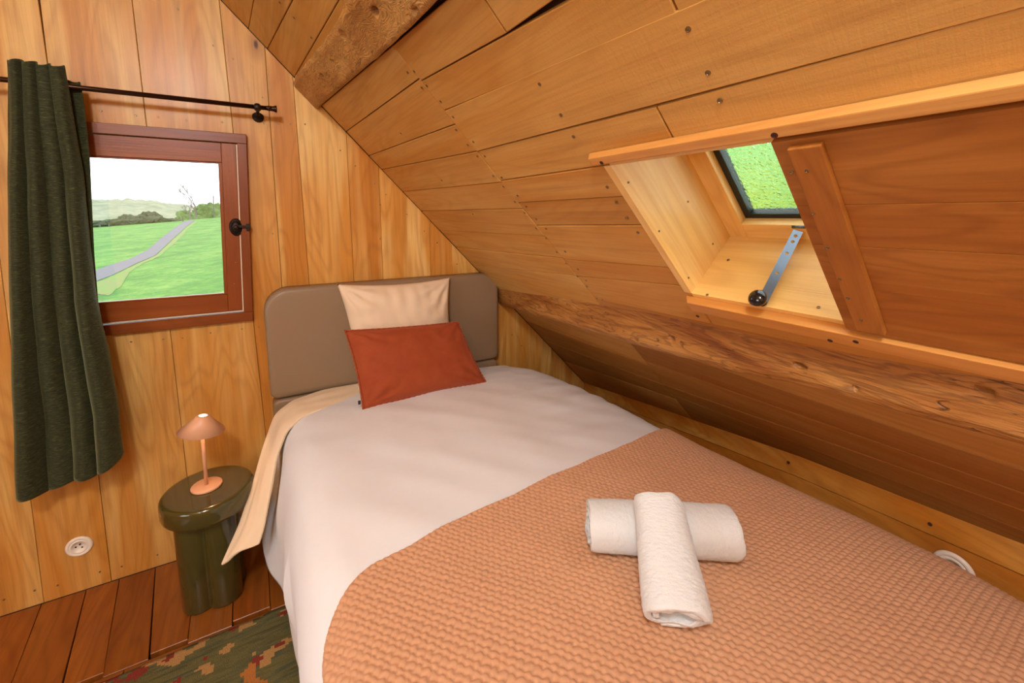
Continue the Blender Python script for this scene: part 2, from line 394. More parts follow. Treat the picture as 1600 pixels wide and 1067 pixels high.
# ---------------------------------------------------------------- roof / ceiling
EXR, EYR = RU, Vector((0, 1, 0))
def R2(x, y): return (x*K, y)        # roof coordinates: distance down slope, y
RO = roofpt(0, 0)
ceil = empty('ceiling'); ceil['kind'] = 'structure'
SX0, SX1, SY0, SY1 = .640, .930, -1.43, -2.02    # skylight opening in x (slope) and y
bm = bmesh.new()
def rslab(bm, poly, o0, o1):
    a = [bm.verts.new(roofpt(p[0], p[1], -o0)) for p in poly]; b = [bm.verts.new(roofpt(p[0], p[1], -o1)) for p in poly]
    bm.faces.new(a); bm.faces.new(b)
    for i in range(len(poly)): bm.faces.new((a[i], a[(i+1) % len(poly)], b[(i+1) % len(poly)], b[i]))
for x0, x1, y0, y1 in ((RIDGE, SX0-.016, -4.2, .11), (SX1+.026, 1.95, -4.2, .11), (SX0-.016, SX1+.026, SY0+.022, .11), (SX0-.016, SX1+.026, -4.2, SY1-.022)):
    rslab(bm, [(x0, y0), (x1, y0), (x1, y1), (x0, y1)], .0185, .06)
b = bm_obj('roof_backing', bm, mat=m_back, parent=ceil)
def row(pts, y0, y1, col, k=None):
    """pts: (xa0, xa1, xb0, xb1) = upper seam x at y0,y1 and lower seam x at y0,y1"""
    a0, a1, b0, b1 = pts
    plank('plank', [R2(a0, y0), R2(b0, y0), R2(b1, y1), R2(a1, y1)], RO, EXR, EYR, RN, .018, m_roof, ceil, col, .0014, .0018, 'y', random.uniform(-.002, .0))
C1 = -.966
up = [(-1.0, -1.0), (-.75, -.72), (-.5, -.45), (-.25, -.19), (-.10, -.04), (.008, .07), (.071, .155), (.166, .215)]
for (a0, a1), (b0, b1) in zip(up, up[1:]):      # above the old beam
    k = random.uniform(.88, 1.0); row((a0, a1, b0, b1), 0, C1, (k, k*.97, k*.92)); row((a1, a1+.03, b1, b1+.03), C1, -2.4, (k*.98, k*.97, k*.9)); row((a1+.03, a1+.03, b1+.03, b1+.03), -2.4, -4.1, (k*.98, k*.97, k*.9))
row((.166, .215, .268, .322), 0, C1, (.95, .92, .86))
row((.215, .25, .322, .348), C1, -2.4, (.95, .92, .86)); row((.25, .25, .348, .348), -2.4, -4.1, (.9, .9, .85))
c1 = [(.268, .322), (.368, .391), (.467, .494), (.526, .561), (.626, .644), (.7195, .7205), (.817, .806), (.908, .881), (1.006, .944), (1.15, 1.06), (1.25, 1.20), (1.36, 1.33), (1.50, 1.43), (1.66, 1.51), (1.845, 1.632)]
t1 = [(.97, .88, .76), (1.0, .9, .78), (1.0, .91, .8), (.97, .87, .74), (.98, .88, .76), (.95, .86, .74), (1.02, .98, .9), (1.04, 1.0, .92), (1.05, 1.02, .95), (1, .9, .8), (.8, .64, .48), (.54, .38, .22), (.54, .38, .22), (.9, .75, .6)]  # last rows: redder boards, with shade under the beam tinted in
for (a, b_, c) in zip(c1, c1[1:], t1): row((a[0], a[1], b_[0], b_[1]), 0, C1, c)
# middle column up to the skylight, longer boards above it
row((.322, .345, .396, .418), C1, -1.381, (.98, .9, .78))
row((.345, .36, .418, .430), -1.381, -2.5, (1.05, 1.02, .97))
row((.396, .436, .4615, .4925), C1, -1.70, (1.03, .96, .84)); row((.436, .45, .4925, .51), -1.70, -3.0, (1.03, .96, .84))
row((.4615, .495, .5615, .574), C1, -2.0, (1.05, .98, .86)); row((.495, .51, .574, .58), -2.0, -4.1, (1.0, .95, .84))
row((.5615, .574, .703, .640), C1, -2.0, (1.04, .98, .87)) if False else None
plank('plank', [R2(.5615, C1), R2(.703, C1), R2(.7015, SY0), R2(SX0, SY0), R2(SX0, -2.2), R2(.575, -2.2)], RO, EXR, EYR, RN, .018, m_roof, ceil, (1.03, .96, .84), .0008, .0018) if False else None
row((.5615, .571, .640, .640), C1, -1.6, (1.04, .98, .87)); row((.571, .575, .640, .640), -1.6, -3.0, (1.03, .97, .86))
row((.640, .640, .703, .7015), C1, SY0, (1.0, .89, .76))
for a, b_, c in zip([(.703, .7015), (.773, .763), (.885, .865), (.947, .912)], [(.773, .763), (.885, .865), (.947, .912), (1.07, 1.03)], [(.9, .78, .64), (1.02, .93, .8), (.98, .85, .72), (1.0, .88, .75)]):
    row((a[0], a[1], b_[0], b_[1]), C1, SY0, c)
row((SX1, SX1, 1.03, .99), SY0, -2.3, (.96, .82, .66))
row((.912, SX1-.0001, 1.03, 1.03), SY0, SY0-.0005, (1, 1, 1)) if False else None
for x0, x1 in ((.64, .78), (.78, .93)): row((x0, x0, x1, x1), SY1, -4.1, (.95, .85, .7))
row((.93, .93, 1.1, 1.1), -2.3, -4.1, (.95, .85, .7))
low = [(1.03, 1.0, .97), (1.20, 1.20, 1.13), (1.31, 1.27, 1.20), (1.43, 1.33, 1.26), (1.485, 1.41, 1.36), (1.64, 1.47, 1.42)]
lt = [(.8, .64, .48), (.54, .38, .22), (.54, .38, .22), (.54, .38, .22), (.52, .38, .22)]  # boards below the beam: own redder tone plus its shade, both in the tint
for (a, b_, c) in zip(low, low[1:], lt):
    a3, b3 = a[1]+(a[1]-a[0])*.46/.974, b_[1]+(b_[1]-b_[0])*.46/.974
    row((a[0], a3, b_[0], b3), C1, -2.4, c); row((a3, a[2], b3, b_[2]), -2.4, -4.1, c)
rs = [(648, 85), (737, 213), (789, 304), (235, 157), (178, 92), (157, 100), (288, 222), (372, 325), (349, 338), (389, 385), (419, 385), (455, 467), (490, 474), (498, 512), (556, 549), (545, 575), (592, 595), (585, 620), (634, 647), (675, 687), (634, 685), (676, 727), (720, 785), (755, 782), (758, 832), (808, 856), (805, 886), (842, 903), (845, 928), (887, 978), (910, 983), (930, 514), (968, 577), (1012, 643), (1058, 703), (98, 36), (125, 32), (70, 290), (240, 485), (370, 626), (300, 275)]
rp = [(600+x/2.6675, 100+y/2.6675) for x, y in rs] + [(1075, 46), (1106, 114), (1124.6, 157.6), (436.7, 4), (459, 28), (486, 59)]
dR = Z0
def onroof(x, y, off=0.0): return onplane(x, y, (M_, 0, 1), Z0-off*K)
screws('screw', [onroof(x, y, .0005) for x, y in rp], RN, .0040, m_screw, ceil)
# left slope and outer shell, out of view
LN = Vector((M_, 0, -1))/K; LU = Vector((-1, 0, -M_))/K
for i in range(9):
    plank('plank', [(i*.25, -4.1), ((i+1)*.25, -4.1), ((i+1)*.25, 0), (i*.25, 0)], Vector((RIDGE, 0, roofz(RIDGE))), LU, EYR, LN, .04, m_roof, ceil, (1, .95, .86))
wl = prism('wall_left', [(-4.2, 0), (-2.95, 0), (-2.95, 1.7), (-4.2, 1.7)], (XL, 0, 0), (0, 1, 0), (0, 0, 1), (1, 0, 0), -.1, 0, m_wall); wl['kind'] = 'structure'
prism('wall_lining', [(-1.65, 0), (.1, 0), (.1, 1.7), (-1.65, 1.7)], (XL, 0, 0), (0, 1, 0), (0, 0, 1), (1, 0, 0), -.1, 0, m_wall, wl)
prism('wall_lining', [(-2.95, 0), (-1.65, 0), (-1.65, .8), (-2.95, .8)], (XL, 0, 0), (0, 1, 0), (0, 0, 1), (1, 0, 0), -.1, 0, m_wall, wl)
wf = prism('wall_front', [(XL, 0), (1.9, 0), (1.9, roofz(1.9)), (RIDGE, roofz(RIDGE)), (XL, rz_left(XL))], (0, -4.1, 0), (1, 0, 0), (0, 0, 1), (0, 1, 0), -.1, 0, m_wall); wf['kind'] = 'structure'
# knee wall on the right: two boards following its slight bend
kp = [(1.845, 0), (1.632, -.966), (1.528, -1.45), (1.47, -1.94), (1.42, -2.6), (1.36, -4.1)]
def knee_board(name, h0, h1, color, parent, th=.02):
    """h0,h1: heights measured from the roof edge downwards; None = floor"""
    bm = bmesh.new(); rows = []
    for i, (x, y) in enumerate(kp):
        a = Vector(kp[max(0, i-1)]); b = Vector(kp[min(len(kp)-1, i+1)]); d = (b-a).normalized(); nn = Vector((-d.y, d.x))
        if nn.x < 0: nn = -nn
        zt = roofz(x)-h0; zb = 0 if h1 is None else roofz(x)-h1
        o = [(x, y, zt-.001), (x, y, zb+.001), (x+nn.x*th, y+nn.y*th, zb), (x+nn.x*th, y+nn.y*th, zt+(.03 if h0 == 0 else 0))]
        rows.append([bm.verts.new(v) for v in o])
    for a, b in zip(rows, rows[1:]):
        for j in range(4): bm.faces.new((a[j], b[j], b[(j+1) % 4], a[(j+1) % 4]))
    bm.faces.new(rows[0]); bm.faces.new(rows[-1])
    o = bm_obj(name, bm, mat=m_wall_y, parent=parent); o.color = (*color, 1); return o
m_wall_y = m_wall
kn = prism('wall_right', [(1.88, -4.1), (1.95, -4.1), (1.95, .1), (1.88, .1)], (0, 0, 0), (1, 0, 0), (0, 1, 0), (0, 0, 1), 0, .30, m_back); kn['kind'] = 'structure'
# grain along the wall: material local X must run along y, so rotate the board objects
def regrain(o, axis='y'):
    rot = Matrix.Rotation(math.radians(90), 4, 'Z')
    o.data.transform(rot.inverted()); o.matrix_basis = o.matrix_basis @ rot
for h0, h1, c in ((0, .072, (1.0, .82, .52)), (.0735, .19, (.88, .66, .38)), (.1915, .33, (.95, .76, .5)), (.3315, None, (.95, .8, .6))):
    regrain(knee_board('plank', h0, h1, c, kn))
screws('screw', [Vector((1.528+(y+1.45)*-.2203 if y > -1.45 else 1.528+(y+1.45)*.1184, y, 0)) + Vector((-.0005, 0, z)) for y, z in ((-.55, .43), (-1.02, .565), (-1.42, .64), (-1.78, .67))], (-1, 0, 0), .005, m_plug, kn)

# ---------------------------------------------------------------- old beams
def beam(name, ys, section, mat, pits=(), amp=.004, seed=0):
    """section(y) -> closed list of points; pits: (point, radius vec)"""
    bm = bmesh.new(); rows = []
    for y in ys:
        pts = section(y); k = len(pts); cen = sum(pts, Vector())/k; r = []
        for p in pts:
            q = p + (p-cen).normalized()*amp*(noise.noise(Vector((p.x*9+seed, p.y*5, p.z*9)))+.6*noise.noise(Vector((p.x*30+seed, p.y*14, p.z*30))))
            for (c, rx, ry, dep, dirn) in pits:
                d = q-c; e = math.sqrt((d.y/ry)**2+((d-Vector((0, d.y, 0))).length/rx)**2)
                if e < 1: q = q-dirn*dep*min(1, (1-e)*2.5)
            r.append(bm.verts.new(q))
        rows.append(r)
    for a, b in zip(rows, rows[1:]):
        for j in range(len(a)): bm.faces.new((a[j], a[(j+1) % len(a)], b[(j+1) % len(a)], b[j]))
    bm.faces.new(rows[0]); bm.faces.new(rows[-1])
    return bm_obj(name, bm, mat=mat, smooth=True)
def interp(x, xs, ys): return float(np.interp(x, xs, ys))
def dense(poly, step):
    out = []
    for i in range(len(poly)):
        a, b = Vector(poly[i]), Vector(poly[(i+1) % len(poly)]); n = max(1, int((b-a).length/step))
        for j in range(n): out.append(a.lerp(b, j/n))
    return out
PU = .028
ul = [(458, 120), (481, 92), (520, 42), (540, 0)]; ur = [(500, 163), (607, 74), (683, 0)]
ULp = [onroof(x, y, PU) for x, y in ul]; URp = [onroof(x, y, PU) for x, y in ur]
uly = [-p.y for p in ULp]; urY = [-p.y for p in URp]
def ub(v): return v.dot(RU)
ulu = [(p-RO).dot(RU) for p in ULp]; uru = [(p-RO).dot(RU) for p in URp]
def sec_up(y):
    a = interp(-y, uly+[2.6], ulu+[ulu[-1]+.03]) + .004*noise.noise(Vector((3, y*9, 0))); b = interp(-y, urY+[2.6], uru+[uru[-1]+.05])
    poly = [(a, -.016), (a+.002, PU*.7), (a+.02, PU), (b-.008, PU), (b, PU*.75), (b, -.016)]
    k = []
    widths = [4, 3, 22, 2, 4, 3]
    for i in range(6):
        p, q = Vector(poly[i]), Vector(poly[(i+1) % 6])
        for j in range(widths[i]): k.append(p.lerp(q, j/widths[i]))
    return [RO+Vector((0, y, 0))+RU*p.x+RN*p.y for p in k]
pu = []
for (x, y, rx, ry, dep) in ((585, 18, .010, .016, .03), (648, 15, .007, .013, .03), (503, 118, .007, .016, .02), (536, 54, .012, .02, .012)):
    pu.append((onroof(x, y, PU), rx, ry, dep, RN))
bmU = beam('roof_beam', [.0-i*.006 for i in range(400)], sec_up, m_beam_up, pu, .004, 3)
tag(bmU, 'gnarled weathered oak beam crossing the sloped ceiling at the top', 'beam')

bx_y = [0, .06, .82, 1.35, 1.64, 1.96, 2.6]; bx_x = [1.158, 1.150, 1.068, 1.031, 1.022, .994, .95]
def sec_low(y):
    x = interp(-y, bx_y, bx_x); bot = interp(-y, [0, .79, 1.31, 1.61, 1.96, 2.6], [.070, .094, .097, .078, .075, .075])
    x += .003*noise.noise(Vector((0, y*6, 5)))
    bx = x+.020+.004*noise.noise(Vector((7, y*5, 5))); bz = roofz(bx)-bot
    P0 = Vector((x-.004, 0, roofz(x)+.01)); P1 = Vector((x+.004, 0, roofz(x)-.016)); P2 = Vector((bx-.008, 0, bz+.018)); P3 = Vector((bx+.006, 0, bz)); P4 = Vector((bx+.045, 0, bz-.004)); P5 = Vector((bx+.10, 0, roofz(bx+.10)+.014))
    out = []
    for (p, q, n) in ((P0, P1, 5), (P1, P2, 16), (P2, P3, 4), (P3, P4, 6), (P4, P5, 4), (P5, P0, 6)):
        for j in range(n): out.append(p.lerp(q, j/n)+Vector((0, y, 0)))
    return out
pl_ = []
for (px, py, rx, ry, dep) in ((1046, 529, .009, .011, .03), (1242, 575, .008, .014, .03), (1511, 637, .007, .013, .03), (1000, 532, .006, .006, .015), (923, 498, .007, .008, .02), (1343, 602, .008, .006, .012), (1062, 538, .008, .004, .01), (840, 478, .006, .006, .012)):
    # intersect with the beam's mid face: approximately plane through x offset .04
    best = None
    for i in range(60):
        y = -.1-i*.035; s = sec_low(y); mid = s[12]; 
        r = ray(px, py); tt = (y-CAM.y)/r.y; q = CAM+r*tt; seg = min(s[5:22], key=lambda v: (v-q).length); d = (seg-q).length
        if best is None or d < best[0]: best = (d, seg)
    pl_.append((best[1], rx, ry, dep, Vector((-.8, 0, -.3)).normalized()))
bmL = beam('roof_beam', [.0-i*.006 for i in range(420)], sec_low, m_beam_low, pl_, .005, 11)
tag(bmL, 'long rough old oak beam below the skylight beside the bed', 'beam')

# ---------------------------------------------------------------- rails, sliding shutter
def roofbar(name, u0, u1, y0, y1, o0, o1, mat, parent=None, bev=.002, chamfer=False, color=(1, 1, 1)):
    """box on roof coords; object local X along grain (y)"""
    ex = Vector((0, -1, 0)); ez = RN; ey = ez.cross(ex)
    c = RO + RU*((u0+u1)/2) + Vector((0, (y0+y1)/2, 0)) + RN*((o0+o1)/2)
    bm = bmesh.new(); add_box(bm, (0, 0, 0), (abs(y1-y0), abs(u1-u0), abs(o1-o0)), bev=bev)
    if chamfer:
        for v in bm.verts:
            if v.co.x < -abs(y1-y0)/2+.006 and v.co.z > 0: v.co.x += .012
    me_o = bm_obj(name, bm, mat=mat); me_o.color = (*color, 1)
    mw = Matrix((ex, ey, ez)).transposed().to_4x4(); mw.translation = c; me_o.matrix_basis = mw
    if parent: me_o.parent = parent; me_o.matrix_parent_inverse = wm(parent).inverted()
    return me_o
uS = lambda x: x*K
tr = roofbar('trim_1', uS(.6135), uS(.6135)+.0185, -1.395, -2.9, 0, .021, m_pine, chamfer=True, color=(1.05, 1.02, .98)); tr['kind'] = 'structure'
tr2 = roofbar('trim_2', uS(.938), uS(.938)+.036, -1.41, -2.9, 0, .022, m_pine, chamfer=True, color=(1.0, .9, .78)); tr2['kind'] = 'structure'
def plugs(pts, off, parent, r=.0045):
    bm = bmesh.new()
    for x, y in pts: add_lathe(bm, [(r, -.001), (r, .0006), (r*.8, .0008), (r*.7, .0002), (0, .0002)], onroof(x, y, off), RN, 14)
    o = bm_obj('plug', bm, mat=m_plug, parent=parent); o['kind'] = 'stuff'
plugs([(940, 254.5), (1210, 211.5)], .0212, tr); plugs([(1090, 494), (1337, 534), (1297, 532)], .0222, tr2)
sh = empty('sliding_shutter', roofpt(.78, -1.77)); tag(sh, 'sliding wooden shutter panel with batten half covering the skylight', 'shutter')
PY0 = -1.757
for x0, x1, c in ((.634, .7175, (1.0, .88, .74)), (.7175, .776, (.98, .85, .7)), (.776, .934, (.98, .84, .68))):
    roofbar('plank', uS(x0)+.0004, uS(x1)-.0004, PY0, -2.45, .003, .0135, m_panel, sh, .0008, color=c)
bt = roofbar('batten', uS(.640), uS(.921), PY0-.022, PY0-.062, .0137, .0235, m_panel, sh, .0015, color=(1.04, .92, .78))
# grain of the batten runs up the slope
rot = Matrix.Rotation(math.radians(90), 4, 'Z'); bt.data.transform(rot.inverted()); bt.matrix_basis = bt.matrix_basis @ rot
screws('screw', [onroof(x, y, .0237) for x, y in ((1237, 269), (1261, 267), (1271, 333), (1293, 387), (1312, 436), (1325, 466), (1345, 500))], RN, .003, m_screw, sh)

# ---------------------------------------------------------------- skylight
sk = empty('window_2', roofpt(.78, -1.5)); sk['kind'] = 'structure'
def wellboard(name, corners, th_dir, th, mat, grain, color):
    """quad corners (4 world points), thickness along th_dir, grain direction for local X"""
    gx = grain.normalized(); gz = -th_dir.normalized(); gx = (gx-gz*gx.dot(gz)).normalized(); gy = gz.cross(gx)
    mw = Matrix((gx, gy, gz)).transposed().to_4x4(); mw.translation = sum(corners, Vector())/4; inv = mw.inverted()
    bm = bmesh.new(); a = [bm.verts.new(inv@c) for c in corners]; b = [bm.verts.new(inv@(c+th_dir*th)) for c in corners]
    bm.faces.new(a); bm.faces.new(b)
    for i in range(4): bm.faces.new((a[i], a[(i+1) % 4], b[(i+1) % 4], b[i]))
    o = bm_obj(name, bm, mat=mat); o.matrix_basis = mw; o.parent = sk; o.matrix_parent_inverse = wm(sk).inverted(); o.color = (*color, 1); return o
DW = .20
NO = -RN   # outward
def P4(x0, x1, y0, y1, o0, o1, which):
    if which == 'L': return [roofpt(x0, y0, -o0), roofpt(x1, y0, -o0), roofpt(x1, y0, -o1), roofpt(x0, y0, -o1)]
    if which == 'B': return [roofpt(x1, y0, -o0), roofpt(x1, y1, -o0), roofpt(x1, y1, -o1), roofpt(x1, y0, -o1)]
    if which == 'T': return [roofpt(x0, y0, -o0), roofpt(x0, y1, -o0), roofpt(x0, y1, -o1), roofpt(x0, y0, -o1)]
    if which == 'R': return [roofpt(x0, y1, -o0), roofpt(x1, y1, -o0), roofpt(x1, y1, -o1), roofpt(x0, y1, -o1)]
sx0, sx1 = .6405, .9295
wellboard('side_board', P4(sx0, sx1, SY0, SY1, 0, DW, 'L'), Vector((0, 1, 0)), .02, m_well, RU, (1.05, 1.03, 1.0))
wellboard('side_board', P4(sx0, sx1, SY0, SY1, 0, DW, 'B'), RU, .02, m_well, Vector((0, 1, 0)), (1.03, .99, .93))
wellboard('side_board', P4(sx0, sx1, SY0, SY1, 0, DW, 'R'), Vector((0, -1, 0)), .02, m_well, RU, (1.05, 1.03, 1.0))
wellboard('side_board', P4(sx0, sx1, SY0, SY1, 0, DW, 'T'), -RU, .02, m_well, Vector((0, 1, 0)), (1.05, 1.03, 1.0))
def framering(name, x0, x1, y0, y1, w, o0, o1, mat, parent, color=(1, 1, 1)):
    wx = w/K
    for (a0, a1, b0, b1) in ((x0, x1, y0, y0-w), (x0, x1, y1+w, y1), (x0, x0+wx, y0-w, y1+w), (x1-wx, x1, y0-w, y1+w)):
        o = roofbar(name, uS(a0), uS(a1), b0, b1, -o0, -o1, mat, parent, .002, color=color)
        if abs(b1-b0) < .06:   # short in y: grain should run up the slope
            rot = Matrix.Rotation(math.radians(90), 4, 'Z'); o.data.transform(rot.inverted()); o.matrix_basis = o.matrix_basis @ rot
framering('inner_frame', sx0-.01, sx1+.001, SY0+.001, SY1, .046, DW, DW+.03, m_well, sk, (1.05, .95, .8))
framering('sash_frame', sx0-.01+.028, sx1-.029, SY0-.0435, SY1+.04, .016, DW+.022, DW+.045, m_alu, sk)
# patterned translucent pane
t = NT('rippled_obscured_glass'); P = t.n('ShaderNodeTexCoord').outputs['Object']
t.b.inputs['Base Color'].default_value = (.95, .99, .95, 1); t.b.inputs['Transmission Weight'].default_value = 1; t.b.inputs['Roughness'].default_value = .14; t.b.inputs['IOR'].default_value = 1.2
t.bump(t.noise(P, 120, 2, .6), .8, .004); m_obsc = t.m
roofbar('pane', uS(sx0+.028), uS(sx1-.038), SY0-.05, SY1+.05, -DW-.032, -DW-.036, m_obsc, sk, .0004)
# stay bar
st = empty('window_stay', roofpt(.945, -1.58, -.05)); tag(st, 'grey steel perforated stay bar with black knob hanging in the skylight', 'window stay')
pt = onroof(1247, 361, -DW+.012); pb = onroof(1190, 474, .004)
d = (pb-pt).normalized(); side = d.cross((CAM-pb).normalized()).normalized(); nrm = side.cross(d).normalized()
def cross_holes(bm_name):
    bm = bmesh.new(); L = (pb-pt).length; wB = .0095; th = .0022
    hs = [.014/1, .03, .062, .115, .175]; hs = [h for h in hs if h < L-.02]; r = .0035
    # plate as strips with square-ish octagonal holes
    def P(u, v, z): return pt+d*u+side*v+nrm*z
    cuts = [0]
    for h in hs: cuts += [h-r, h+r]
    cuts.append(L)
    def q(pts):
        a = [bm.verts.new(P(u, v, th/2)) for u, v in pts]; b = [bm.verts.new(P(u, v, -th/2)) for u, v in pts]
        bm.faces.new(a); bm.faces.new(b)
        for i in range(len(pts)): bm.faces.new((a[i], a[(i+1) % len(pts)], b[(i+1) % len(pts)], b[i]))
    for i in range(0, len(cuts)-1):
        u0, u1 = cuts[i], cuts[i+1]
        if i % 2 == 0: q([(u0, -wB), (u1, -wB), (u1, wB), (u0, wB)])
        else:
            um = (u0+u1)/2; k = r*.41
            q([(u0, -wB), (u1, -wB), (u1, -k), (um+k, -r), (um-k, -r), (u0, -k)]); q([(u0, wB), (u1, wB), (u1, k), (um+k, r), (um-k, r), (u0, k)])
    return bm_obj(bm_name, bm, mat=m_steel, parent=st)
cross_holes('bar')
bm = bmesh.new(); kdir = ((CAM-pb).normalized()*.75+_R@Vector((-.45, .42, 0))).normalized(); kc = pb-d*.003
add_lathe(bm, [(0, -.004), (.0085, -.004), (.009, 0), (.006, .004), (.0055, .010), (.010, .014), (.0170, .020), (.0185, .026), (.014, .033), (.005, .036), (0, .0365)], kc, kdir, 28)
bm_obj('knob', bm, mat=m_blackknob, parent=st, smooth=True)
bm = bmesh.new(); add_cyl(bm, pt-d*.012-Vector((0, .010, 0)), pt-d*.012+Vector((0, .016, 0)), .004, n=14); bm_obj('hinge', bm, mat=m_steel, parent=st, smooth=True)
wp = [(982, 285), (1075, 315), (1030, 361), (1114, 381)]
screws('screw', [onplane(x, y, (0, 1, 0), SY0-.0005) for x, y in wp + [(1076, 434)]], (0, -1, 0), .0026, m_screw, sk)
dB = Vector(roofpt(sx1, 0)).dot(RU)
screws('screw', [onplane(x, y, RU, dB-.0005) for x, y in ((1138, 406), (1105, 460.5), (1279, 480), (1228, 410))], -RU, .0034, m_screw, sk)

# ---------------------------------------------------------------- gable window
win = empty('window_1', (-.35, 0, 1.42)); win['kind'] = 'structure'
def sheared(o):
    for v in o.data.vertices: v.co.x += 0
def wbar(name, x0, x1, z0, z1, y0, y1, mat, grain, parent, color=(1, 1, 1), bev=.0015):
    """box in the gable plane, sheared sideways as the hand-built window is"""
    c = Vector(((x0+x1)/2, (y0+y1)/2, (z0+z1)/2))
    gx = Vector((1, 0, 0)) if grain == 'x' else Vector((0, 0, 1)); gz = Vector((0, -1, 0)); gy = gz.cross(gx)
    mw = Matrix((gx, gy, gz)).transposed().to_4x4(); mw.translation = c; inv = mw.inverted()
    bm = bmesh.new(); add_box(bm, c, (x1-x0, y1-y0, z1-z0), bev=bev, seg=1)
    for v in bm.verts: v.co.x += (v.co.z-1.42)*.042
    bmesh.ops.transform(bm, matrix=inv, verts=bm.verts)
    o = bm_obj(name, bm, mat=mat); o.matrix_basis = mw; o.parent = parent; o.matrix_parent_inverse = wm(parent).inverted(); o.color = (*color, 1); return o
FX0, FX1 = -.655, -.046
fd = (.86, .80, .74)
wbar('frame_rail', FX0, FX1, 1.773, 1.811, -.022, .09, m_red, 'x', win, fd)
wbar('frame_rail', FX0, FX1, 1.028, 1.068, -.022, .09, m_red, 'x', win, fd)
wbar('frame_stile', FX1-.0335, FX1, 1.0685, 1.7725, -.022, .09, m_red, 'z', win, fd)
wbar('frame_stile', FX0, FX0+.035, 1.0685, 1.7725, -.022, .09, m_red, 'z', win, fd)
# casement: rails, stiles, inner bead, pane
G0, G1, H0, H1 = -.556, -.148, 1.150, 1.694      # glass edges
SXa, SXb = FX0+.038, -.0845
wbar('sash_rail', G0-.012, G1+.012, H1, 1.770, -.016, .05, m_red, 'x', win, (1.05, 1, .95))
wbar('sash_rail', G0-.012, G1+.012, 1.078, H0, -.016, .05, m_red, 'x', win, (1.05, 1, .95))
wbar('sash_stile', G1+.0125, SXb, 1.078, 1.770, -.016, .05, m_red, 'z', win, (1.05, .98, .92))
wbar('sash_stile', SXa, G0-.0125, 1.078, 1.770, -.016, .05, m_red, 'z', win, (1.05, .98, .92))
bd = (.95, .88, .8)
wbar('bead', G1-.0005, G1+.013, H0, H1, -.012, .0, m_red, 'z', win, bd); wbar('bead', G0-.013, G0, H0, H1, -.012, .0, m_red, 'z', win, bd)
wbar('bead', G0, G1, H1-.006, H1, -.011, .0, m_red, 'x', win, bd); wbar('bead', G0, G1, H0, H0+.006, -.011, .0, m_red, 'x', win, bd)
wbar('gasket', SXb+.0005, SXb+.0050, 1.070, 1.768, -.0165, .02, m_pale, 'z', win, bev=.0004)
wbar('gasket', SXa, SXb, 1.0725, 1.0765, -.0165, .02, m_pale, 'x', win, bev=.0004)
t = NT('clear_window_glass'); t.b.inputs['Base Color'].default_value = (.98, 1, .99, 1); t.b.inputs['Transmission Weight'].default_value = 1; t.b.inputs['Roughness'].default_value = 0; t.b.inputs['IOR'].default_value = 1.45
m_glass = t.m
wbar('pane', G0-.004, G1+.004, H0-.004, H1+.004, .006, .010, m_glass, 'x', win, bev=0)
wb = []
for x, y in ((358.6, 268), (363, 314), (368, 410), (366, 443)):
    wb.append(onplane(x, y, (0, 1, 0), -.0165))
screws('screw', wb, (0, -1, 0), .0018, m_screw, win)
# latch
lt_ = Vector(onplane(369, 355, (0, 1, 0), -.017))
bm = bmesh.new(); add_lathe(bm, [(0, 0), (.022, 0), (.025, .002), (.022, .005), (.015, .006), (.014, .010), (.009, .011), (0, .011)], lt_, Vector((0, -1, 0)), 28)
for v in bm.verts: v.co.z = lt_.z+(v.co.z-lt_.z)*1.45
la = bm_obj('latch', bm, mat=m_iron, parent=win, smooth=True); 
bm = bmesh.new(); add_lathe(bm, [(.005, .008), (.005, .014), (.010, .018), (.010, .024), (.006, .028), (0, .029)], lt_, Vector((0, -1, 0)), 20)
add_box(bm, lt_+Vector((.018, -.012, .003)), (.034, .006, .010), bev=.001)
bm_obj('latch_bolt', bm, mat=m_iron, parent=la, smooth=False)
bm = bmesh.new(); add_box(bm, lt_+Vector((.043, -.009, 0)), (.014, .010, .030), bev=.0015); add_box(bm, lt_+Vector((.043, -.014, .0)), (.018, .006, .012), bev=.0015)
bm_obj('latch_keeper', bm, mat=m_iron, parent=win)

# ---------------------------------------------------------------- curtain rod and curtain
RZ = 1.909; RY = -.088
rod = empty('curtain_rod', (-.3, RY, RZ)); tag(rod, 'dark bronze curtain rod mounted above the window', 'curtain rod')
bm = bmesh.new(); add_cyl(bm, (-1.35, RY, RZ), (.055, RY, RZ), .0085, n=24); bm_obj('pole', bm, mat=m_bronze, parent=rod, smooth=True)
bm = bmesh.new(); add_lathe(bm, [(.0095, 0), (.0095, .006), (.0125, .008), (.0100, .011), (.0100, .024), (.013, .030), (.014, .034), (.013, .037), (0, .0375)], (.050, RY, RZ), Vector((1, 0, 0)), 24); bm_obj('finial', bm, mat=m_bronze, parent=rod, smooth=True)
for bxx in (.018, -1.25):
    bm = bmesh.new(); add_lathe(bm, [(0, 0), (.021, 0), (.022, .003), (.018, .006), (.008, .010), (.006, .030), (.006, .075), (0, .075)], (bxx, 0, RZ-.022), Vector((0, -1, .22)), 24)
    add_lathe(bm, [(0, -.015), (.011, -.015), (.0135, -.010), (.0135, .010), (.011, .015), (0, .015)], (bxx, RY, RZ-.001), Vector((0, -1, .15)), 22)
    bm_obj('bracket', bm, mat=m_iron, parent=rod, smooth=True)
cu = empty('curtain', (-.62, RY, .5)); tag(cu, 'dark green chenille curtain hanging left of the window', 'curtain')
